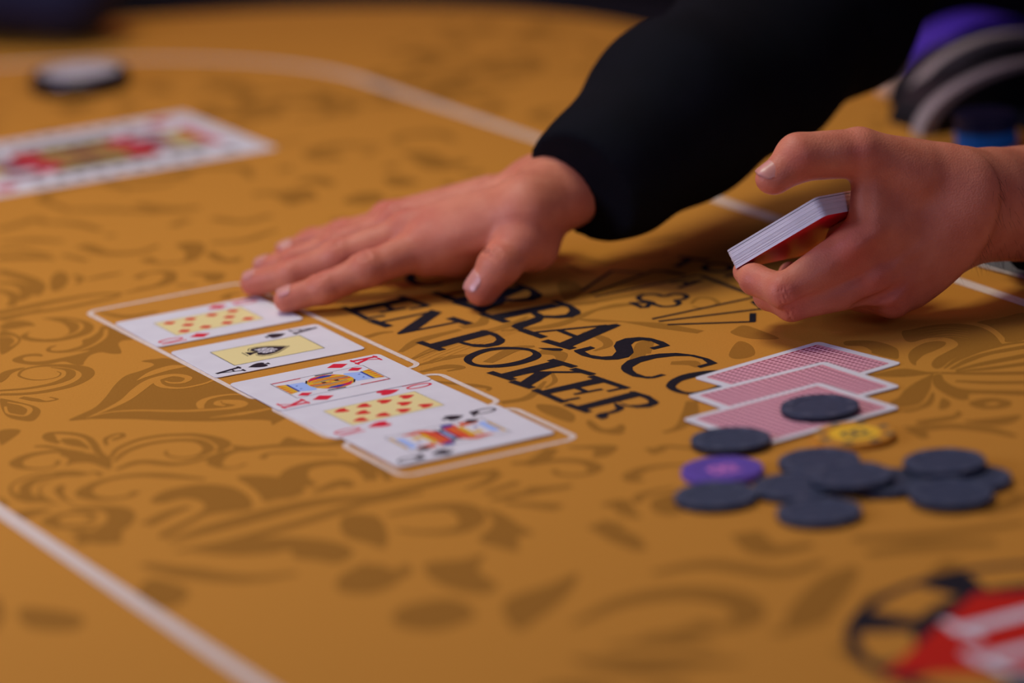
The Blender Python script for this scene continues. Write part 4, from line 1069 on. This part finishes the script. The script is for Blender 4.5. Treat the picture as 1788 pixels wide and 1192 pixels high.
for a_, b_ in (('middle', 'ring'), ('ring', 'little')):   # hollows between the knuckles
    m_ = (RH[a_][0] + RH[b_][0]) / 2; 
    fr.capsule(m_ + np.array([0, 0, 19.5]), (cb[a_] + cb[b_]) / 2 * .45 + m_ * .55 + np.array([0, 0, 23]), 4, 3, 8, op='cut')
for nm in ('index', 'middle', 'ring', 'little', 'thumb'):
    P_ = RH[nm]; R_ = RR[nm]; zu = np.array([0, 0, 1.0])
    for q in (1, 2):
        if nm == 'thumb' and q == 1: continue
        creases(fr, P_[q] + zu * .9, P_[q + 1] - P_[q - 1], zu, R_[q] + .35, depth=.36 if q == 1 or nm == 'thumb' else .3)
fr.cut(fr.grid((slice(None),) * 3)[2] + 0 * fr.val - 0.35, (slice(None),) * 3, .6)   # nothing below the felt
hand_r = fr.mesh()
hand_r = (relax(*hand_r, 1, .4), hand_r[1])

# ---- the hand that holds the deck (left hand), back towards the camera
def d3(px, py, dep): return D(px, py, dep)
LH = dict(
    thumb=[d3(1588, 305, 2034), d3(1500, 266, 2017), d3(1395, 275, 2006), d3(1343, 312, 2000)],
    index=[d3(1490, 436, 2020), d3(1368, 508, 2010), d3(1318, 488, 2026), d3(1302, 474, 2042)],
    middle=[d3(1532, 494, 2026), d3(1382, 532, 2020), d3(1342, 515, 2036), d3(1335, 498, 2054)],
    ring=[d3(1558, 520, 2036), d3(1432, 500, 2052), d3(1385, 490, 2066), d3(1380, 478, 2080)],
    little=[d3(1592, 504, 2052), d3(1490, 492, 2072), d3(1440, 484, 2084), d3(1430, 470, 2094)])
LR = dict(thumb=[16, 12, 11.6, 7.3], index=[13.2, 9.0, 8.0, 6.9], middle=[10.8, 8.4, 7.8, 6.8], ring=[9.6, 8.0, 7.4, 6.6], little=[8.8, 7.0, 6.4, 5.8])
Wl = d3(1715, 356, 2064); El = d3(2140, 350, 2230)
ldir = unit(El - Wl)
allp = [p for c in LH.values() for p in c] + [Wl + ldir * 110]
fl_ = Field(np.min(allp, 0) - 38, np.max(allp, 0) + 38, 0.9)
toc = -unit(ray(1600, 400))                                                  # towards the camera
lup = unit(np.cross(ldir, toc)); 
if lup @ UPV < 0: lup = -lup
lflat = unit(np.cross(ldir, lup))
fl_.capsule(Wl - ldir * 6, Wl + ldir * 105, 27, 31, 16, flat=(lflat, .72))
fl_.capsule(d3(1640, 365, 2048), Wl + ldir * 40, 24, 28, 14, flat=(lflat, .76))
cl = {'index': d3(1680, 322, 2052), 'middle': d3(1692, 352, 2052), 'ring': d3(1697, 388, 2056), 'little': d3(1694, 412, 2064)}
for nm, r0, r1 in (('index', 13, 15), ('middle', 11, 15), ('ring', 10, 14), ('little', 9.5, 13)):
    fl_.capsule(LH[nm][0], cl[nm], r0, r1, 9)
fl_.capsule(cl['middle'], Wl + ldir * 8, 18, 21, 10, flat=(lflat, .85)); fl_.capsule(cl['ring'], Wl + ldir * 6 - lup * 6, 15, 20, 10); fl_.capsule(cl['index'], Wl + ldir * 6 + lup * 8, 15, 18, 10)
# back of the hand between the metacarpals, thenar side and web
hm = d3(1590, 400, 2040)
ia = unit(cl['middle'] - LH['middle'][0])
fl_.ellipsoid(hm, [ia, np.cross(ia, toc), toc], [48, 36, 17], 8)
fl_.capsule(LH['thumb'][0], d3(1668, 318, 2050), 17, 17, 9)
fl_.capsule(LH['thumb'][1], LH['thumb'][0], 11.5, 17, 7)
fl_.capsule(d3(1519, 305, 2019), d3(1518, 410, 2019), 9.2, 12, 8)
fl_.capsule(d3(1560, 300, 2030), d3(1550, 400, 2030), 13, 14, 9)
for nm in ('thumb', 'index', 'middle', 'ring', 'little'):
    P_ = LH[nm]; R_ = LR[nm]
    fl_.chain(P_, R_, k=3.0 if nm != 'thumb' else 6.0)
    for q in (1, 2): tones.append((P_[q] + toc * R_[q], 9, .4))
    tones.append((P_[3], 11, .35))
fl_.capsule(LH['thumb'][2] + UPV * .6, LH['thumb'][1] * .6 + LH['thumb'][2] * .4, 11.3, 11.4, 5)
fl_.capsule(LH['thumb'][2] - UPV * 4 - RGT * 2, LH['thumb'][3] - UPV * 1.2 + RGT * 4, 8, 6.4, 5)        # thumb pad
for nm, amt in (('index', 5.5), ('middle', 4.5), ('ring', 3.0)):
    fl_.ball(LH[nm][0] + toc * amt, LR[nm][0] * .72, 7); tones.append((LH[nm][0] + toc * 12, 15, .55))
for nm in ('index', 'middle', 'ring'):
    fl_.capsule(LH[nm][0] + toc * 10.5, cl[nm] * .75 + LH[nm][0] * .25 + toc * 13.5, 2.2, 1.6, 5)
for a_, b_ in (('index', 'middle'), ('middle', 'ring')):
    m_ = (LH[a_][0] + LH[b_][0]) / 2
    fl_.capsule(m_ - ia * 8 + toc * 19, (cl[a_] + cl[b_]) / 2 * .3 + m_ * .7 + toc * 24, 5, 3, 10, op='cut')
# crease between index and middle finger, folds at the thumb web
fl_.capsule(d3(1374, 536, 2007), d3(1486, 497, 2009.5), 2.0, 1.6, 3.5, op='cut')
fl_.capsule(d3(1500, 536, 2021), d3(1578, 499, 2019), 2.4, 1.6, 5, op='cut')
for q in range(4): fl_.capsule(d3(1488 + 9 * q, 309 + 2 * q, 2006.5), d3(1500 + 9 * q, 322 - 3 * q, 2007), .5, .5, 1.2, op='cut')
creases(fl_, LH['index'][1], LH['index'][2] - LH['index'][0], unit(toc * .8 - UPV * .5 - RGT * .3), 9.2, offs=(-2.4, -.4, 1.8), spread=.7, depth=.28)
creases(fl_, LH['middle'][1], LH['middle'][2] - LH['middle'][0], unit(toc * .8 - UPV * .6 - RGT * .2), 8.6, offs=(-1.8, .6), spread=.6, depth=.26)
# flesh gives way to the deck it holds
sB = fl_.sub(dc - 60, dc + 60); gX, gY, gZ = fl_.grid(sB); bd = None
for ax_, hf_, of_ in ((dx_, 44.2, 0.0), (dy_, 31.7, 0.0), (dn, 5.9, .1)):
    dd_ = np.abs((gX - dc[0]) * ax_[0] + (gY - dc[1]) * ax_[1] + (gZ - dc[2]) * ax_[2] - of_) - hf_
    bd = dd_ if bd is None else np.maximum(bd, dd_)
fl_.cut(bd, sB, .8)
hand_l = fl_.mesh(); hand_l = (relax(*hand_l, 1, .4), hand_l[1])
td = unit(LH['thumb'][3] - LH['thumb'][2])
NAILS.append((LH['thumb'][3] + td * .6, td, unit(UPV * .62 - RGT * .42 + toc * .66), 7.7, 14.5))

# ---- arms, trunk and head of the dealer (mostly under the shirt and outside the picture)
Sr = np.array([375, 2520, 300.0]); Sl = np.array([570, 2200, 310.0])
Elr = Er + adir * 70
Ell = El
fb = Field(np.array([-10, 1980, -330.0]), np.array([860, 2760, 700.0]), 9.0)
fb.chain([Wr + adir * 70, Elr, Sr], [24, 32, 44], k=8, kin=12); fb.chain([Wl + ldir * 80, Ell, Sl], [24, 34, 44], k=8, kin=12)
chest = (Sr + Sl) / 2 + np.array([40, 22, -30]); pel = chest + np.array([190, 102, -380])
tn = unit(Sl - Sr)
fb.capsule(chest, pel, 120, 115, 30, flat=(unit(np.cross(tn, pel - chest)), .78)); fb.capsule(Sr, Sl, 55, 55, 40); fb.capsule((Sr + Sl) / 2, pel, 95, 130, 40)
neck = (Sr + Sl) / 2 + np.array([0, 0, 60]); hd = neck + np.array([-42, -24, 130])
fb.capsule(neck - np.array([0, 0, 60]), hd, 56, 52, 20)
fdir = unit(np.array([-NX[0], -NX[1], -.35])); fs_ = unit(np.cross(fdir, [0, 0, 1])); fu_ = np.cross(fs_, fdir)
fb.ellipsoid(hd, [fdir, fs_, fu_], [96, 76, 116], 10); fb.ellipsoid(hd + fdir * 30 - fu_ * 62, [fdir, fs_, fu_], [52, 52, 48], 25)
fb.capsule(hd + fdir * 92 + fu_ * 8, hd + fdir * 112 - fu_ * 24, 8, 13, 12)
for s in (-1, 1):
    fb.ellipsoid(hd + fs_ * s * 78 - fu_ * 8, [fdir, fs_, fu_], [20, 9, 32], 6); fb.ball(hd + fdir * 92 + fs_ * s * 33 + fu_ * 8, 13, 14, op='cut')
fb.capsule(hd + fdir * 92 - fu_ * 55 - fs_ * 20, hd + fdir * 92 - fu_ * 55 + fs_ * 20, 8, 8, 8)
trunk = fb.mesh(); trunk = (relax(*trunk, 4, .5), trunk[1])

dealer = empty('person', (float(pel[0]), float(pel[1]), FLOOR_Z))
tag(dealer, 'dealer in a black long-sleeved shirt, one hand by the board, one holding the deck', 'person')
def keep(o, parent):
    o.parent = parent; o.matrix_parent_inverse = Matrix.Translation(parent.location).inverted(); return o
body, BV_, BQ_ = flesh_obj('body', [hand_r, hand_l, trunk], M['skin'], None, tones)
keep(body, dealer)

def nail(tip, d, up, r, L_):
    side = unit(np.cross(d, up)); up = unit(np.cross(side, d)); v, f = [], []
    nu, nv = 9, 10
    for j in range(nv):
        t = j / (nv - 1)
        wv = math.sqrt(max(0, 1 - (2 * t - 1) ** 4)) * .98
        for i in range(nu):
            u = -1 + 2 * i / (nu - 1); th = u * 1.0 * wv
            along = r * .62 - L_ * (1 - t)
            rr = r * (1.04 if along < 0 else 1.04 * math.sqrt(max(.2, 1 - (along / (r * 1.25)) ** 2)))
            rr += (0.0 if along > 0 else -along * .045) + .12
            v.append(tip + d * along + (side * math.sin(th) + up * math.cos(th)) * rr)
    for j in range(nv - 1):
        for i in range(nu - 1): a = j * nu + i; f.append((a, a + 1, a + nu + 1, a + nu))
    n0 = len(v); v += [p - up * .7 for p in v[:n0]]
    f += [tuple(n0 + q for q in ff[::-1]) for ff in f]
    o = mesh_obj('fingernail', v, f, M['nail'], None, smooth=True)
    keep(o, body); o.matrix_parent_inverse = Matrix.Identity(4); o.parent = body
    o.matrix_parent_inverse = Matrix.Translation(dealer.location).inverted() if False else Matrix.Identity(4)
    return o
for a_ in NAILS: nail(*a_)

# ---- short dark hairs on the wrist and forearm that hold the deck
hr = random.Random(21); hv, hf = [], []
nL0 = len(hand_r[0]); LV, LQ = hand_l
cen = LV[LQ].mean(1); nrm = np.cross(LV[LQ[:, 1]] - LV[LQ[:, 0]], LV[LQ[:, 2]] - LV[LQ[:, 0]]); nrm /= np.maximum(np.linalg.norm(nrm, axis=1)[:, None], 1e-9)
tt_ = (cen - Wl) @ ldir
cand = np.nonzero(((nrm @ toc) > -.1) & (tt_ > -26) & (tt_ < 60))[0]
for q in range(420):
    i = int(cand[hr.randrange(len(cand))])
    if hr.random() > .35 + (tt_[i] + 26) / 80: continue
    p = cen[i]; n0 = nrm[i]; g0 = unit(-lup * 1.0 + ldir * hr.uniform(-.2, .9) + n0 * .35 + RGT * hr.uniform(-.3, .3)); Lh = hr.uniform(5, 10); w0 = .055
    s0 = unit(np.cross(g0, toc)); b_ = len(hv)
    for k in range(4):
        t = k / 3; c = p + g0 * Lh * t - n0 * (Lh * .16 * t * t) + n0 * .05
        hv += [c - s0 * w0 * (1 - t * .8), c + s0 * w0 * (1 - t * .8), c + n0 * w0 * (1 - t * .8)]
    for k in range(3):
        for j in range(3): a0 = b_ + 3 * k + j; a1 = b_ + 3 * k + (j + 1) % 3; hf.append((a0, a1, a1 + 3, a0 + 3))
ho = mesh_obj('arm_hair', hv, hf, M['hair'], None); ho.parent = body; ho['kind'] = 'stuff'

# ---- shirt: sleeves with cuffs, and the trunk of it
m1 = g3(1075, 288, 66); m2 = g3(1180, 198, 84)
cuff = Wr + adir * 8; cn = unit(adir + wu * .10)
cuffl = Wl + ldir * 46; cnl = unit(ldir - lup * .30)
SL = [cuff - adir * 25, m1, m2, Er + adir * 5 + wu * 6, Elr + wu * 6, Sr + np.array([0, 0, 10])]; SRd = [26, 38, 50, 53, 50, 66]
def local_cut(F_, p, n, rad):
    s_ = F_.sub(np.asarray(p) - rad, np.asarray(p) + rad)
    X, Y, Z = F_.grid(s_); d = -((X - p[0]) * n[0] + (Y - p[1]) * n[1] + (Z - p[2]) * n[2])
    r2 = (X - p[0]) ** 2 + (Y - p[1]) ** 2 + (Z - p[2]) ** 2
    F_.val[s_] = np.where(r2 < rad * rad, np.maximum(F_.val[s_], d), F_.val[s_])
fc = Field(np.minimum(cuff, Er) - 90, np.maximum(cuff, Er) + np.array([70, 70, 80]), 2.4)
fc.chain(SL, SRd, k=6, kin=18)
local_cut(fc, cuff, cn, 62)
fc.capsule(cuff - adir * 60, cuff + adir * 45, 25.5, 25.5, 1.5, flat=(wu, .84), op='cut')
p_end = Er + adir * 40
fc.plane_cut(p_end, adir)
cv_, cq_ = fc.mesh(); cv_ = relax(cv_, cq_, 3, .5)
fs = Field(np.array([60, 1960, -340.0]), np.array([880, 2800, 460.0]), 7.0)
fs.chain([p_end - adir * 25 + wu * 5] + SL[4:], [50] + SRd[4:], k=6, kin=18)
fs.chain([cuffl - ldir * 20, Ell, Sl + np.array([0, 0, 10])], [37, 52, 74], k=6, kin=14)
fs.capsule(chest, pel, 140, 134, 30, flat=(unit(np.cross(tn, pel - chest)), .8)); fs.capsule(Sr, Sl, 70, 70, 50); fs.capsule((Sr + Sl) / 2, pel, 112, 148, 40)
local_cut(fs, cuffl, cnl, 75)
fs.capsule(cuffl - ldir * 60 - lup * 2, cuffl + ldir * 40, 33, 33, 2, flat=(lflat, .8), op='cut')
sv_, sq_ = fs.mesh(); sv_ = relax(sv_, sq_, 4, .5)
def folds(V, amp):
    """soft diagonal creases of the cloth, growing away from the cuff"""
    t = (V - cuff) @ adir; a_ = np.arctan2((V - cuff - np.outer(t, adir)) @ wu, (V - cuff - np.outer(t, adir)) @ wside)
    f_ = np.sin(t / 17 + 2.1 * a_ + .8 * np.sin(t / 39)) * .6 + np.sin(t / 29 - 3.0 * a_ + 1.7) * .5 + np.sin(t / 11 + a_) * .25
    g_ = np.clip((t - 45) / 60, 0, 1)
    ctr_ = cuff + np.outer(t, adir); dirv = V - ctr_; dirv /= np.maximum(np.linalg.norm(dirv, axis=1)[:, None], 1e-6)
    return V + dirv * (f_ * g_ * amp)[:, None]
cv_ = folds(cv_, 3.2); sv_ = folds(sv_, 3.2)
shirt, _, _ = flesh_obj('shirt', [(cv_, cq_), (sv_, sq_)], M['cloth'], None)
keep(shirt, dealer)

# ------------------------------------------------------------------ black case by the dealer, plate, sleeve at the far left
cc = G(1600, 238, 0)
case = empty('rounded_case', (cc[0], cc[1], 0.1), ANG)
tag(case, 'black rounded case with two pale curved bands and a top tinted for violet light, beside the dealer', 'case')
def arch(name, r_out, r_in, x0, x1, cx, cy, m, a0=0, a1=180, sq=1.0):
    """vaulted shell: half ring in the x-z plane swept along y"""
    v, f = [], []; n = 20
    for k in range(n + 1):
        th = math.radians(a0 + (a1 - a0) * k / n)
        for r in (r_out, r_in):
            for y in (x0, x1): v.append((cx - r * math.cos(th), cy + y, sq * r * math.sin(th)))
    for k in range(n):
        a = 4 * k; b = a + 4
        f += [(a, a + 1, b + 1, b), (a + 2, b + 2, b + 3, a + 3), (a, b, b + 2, a + 2), (a + 1, a + 3, b + 3, b + 1)]
    f += [(0, 2, 3, 1), (4 * n, 4 * n + 1, 4 * n + 3, 4 * n + 2)]
    return mesh_obj(name, v, f, m, case)
arch('front_band', 88, 78, -6, 6, 88, 0, M['case_grey'], sq=.42)
arch('front_cover', 78, 8, -2, 46, 88, 0, M['case'], sq=.42)
arch('rear_band', 78, 67, 50, 60, 108, 0, M['case_grey'], sq=.56)
arch('rear_cover', 67, 8, 54, 92, 108, 0, M['case'], sq=.56)
arch('violet_lit_top', 62, 8, 92, 130, 128, 0, M['case_violet_lit'], sq=.72)
pc = [G(*p, 0)[:2] for p in ((1698, 463), (1790, 489), (1900, 470), (1790, 430))]
pl = empty('plate', (*pc[0], 0.2)); tag(pl, 'flat grey plate with a pale edge on the felt behind the wrist', 'plate')
q_ = [p - pc[0] for p in pc]
a2 = sum(q_[i][0] * q_[(i + 1) % 4][1] - q_[(i + 1) % 4][0] * q_[i][1] for i in range(4))
slab('sheet', q_ if a2 > 0 else q_[::-1], 0, 1.2, M['plate'], pl)
pr = Print(); pr.lines([q_[0], q_[1], q_[2]], 2.4, 1.3, 0); pr.build('edge', [M['line_white']], pl)

fa = Field(np.array([-620, 2760, -20.0]), np.array([-200, 3120, 190.0]), 6.0)
fa.capsule(np.array([-322, 2900, 48.0]), np.array([-560, 2990, 60]), 40, 48, 10); fa.capsule(np.array([-322, 2900, 48.0]), np.array([-420, 3060, 120]), 40, 52, 14)
fa.capsule(np.array([-308, 2886, 70.0]), np.array([-360, 2960, 90]), 14, 10, 14)
av, aq = fa.mesh()
slv, _, _ = flesh_obj('sleeve', [(relax(av, aq, 3, .5), aq)], M['navy_cloth'], None)
tag(slv, 'dark navy sleeved elbow resting on the far left rim of the felt', 'sleeve')
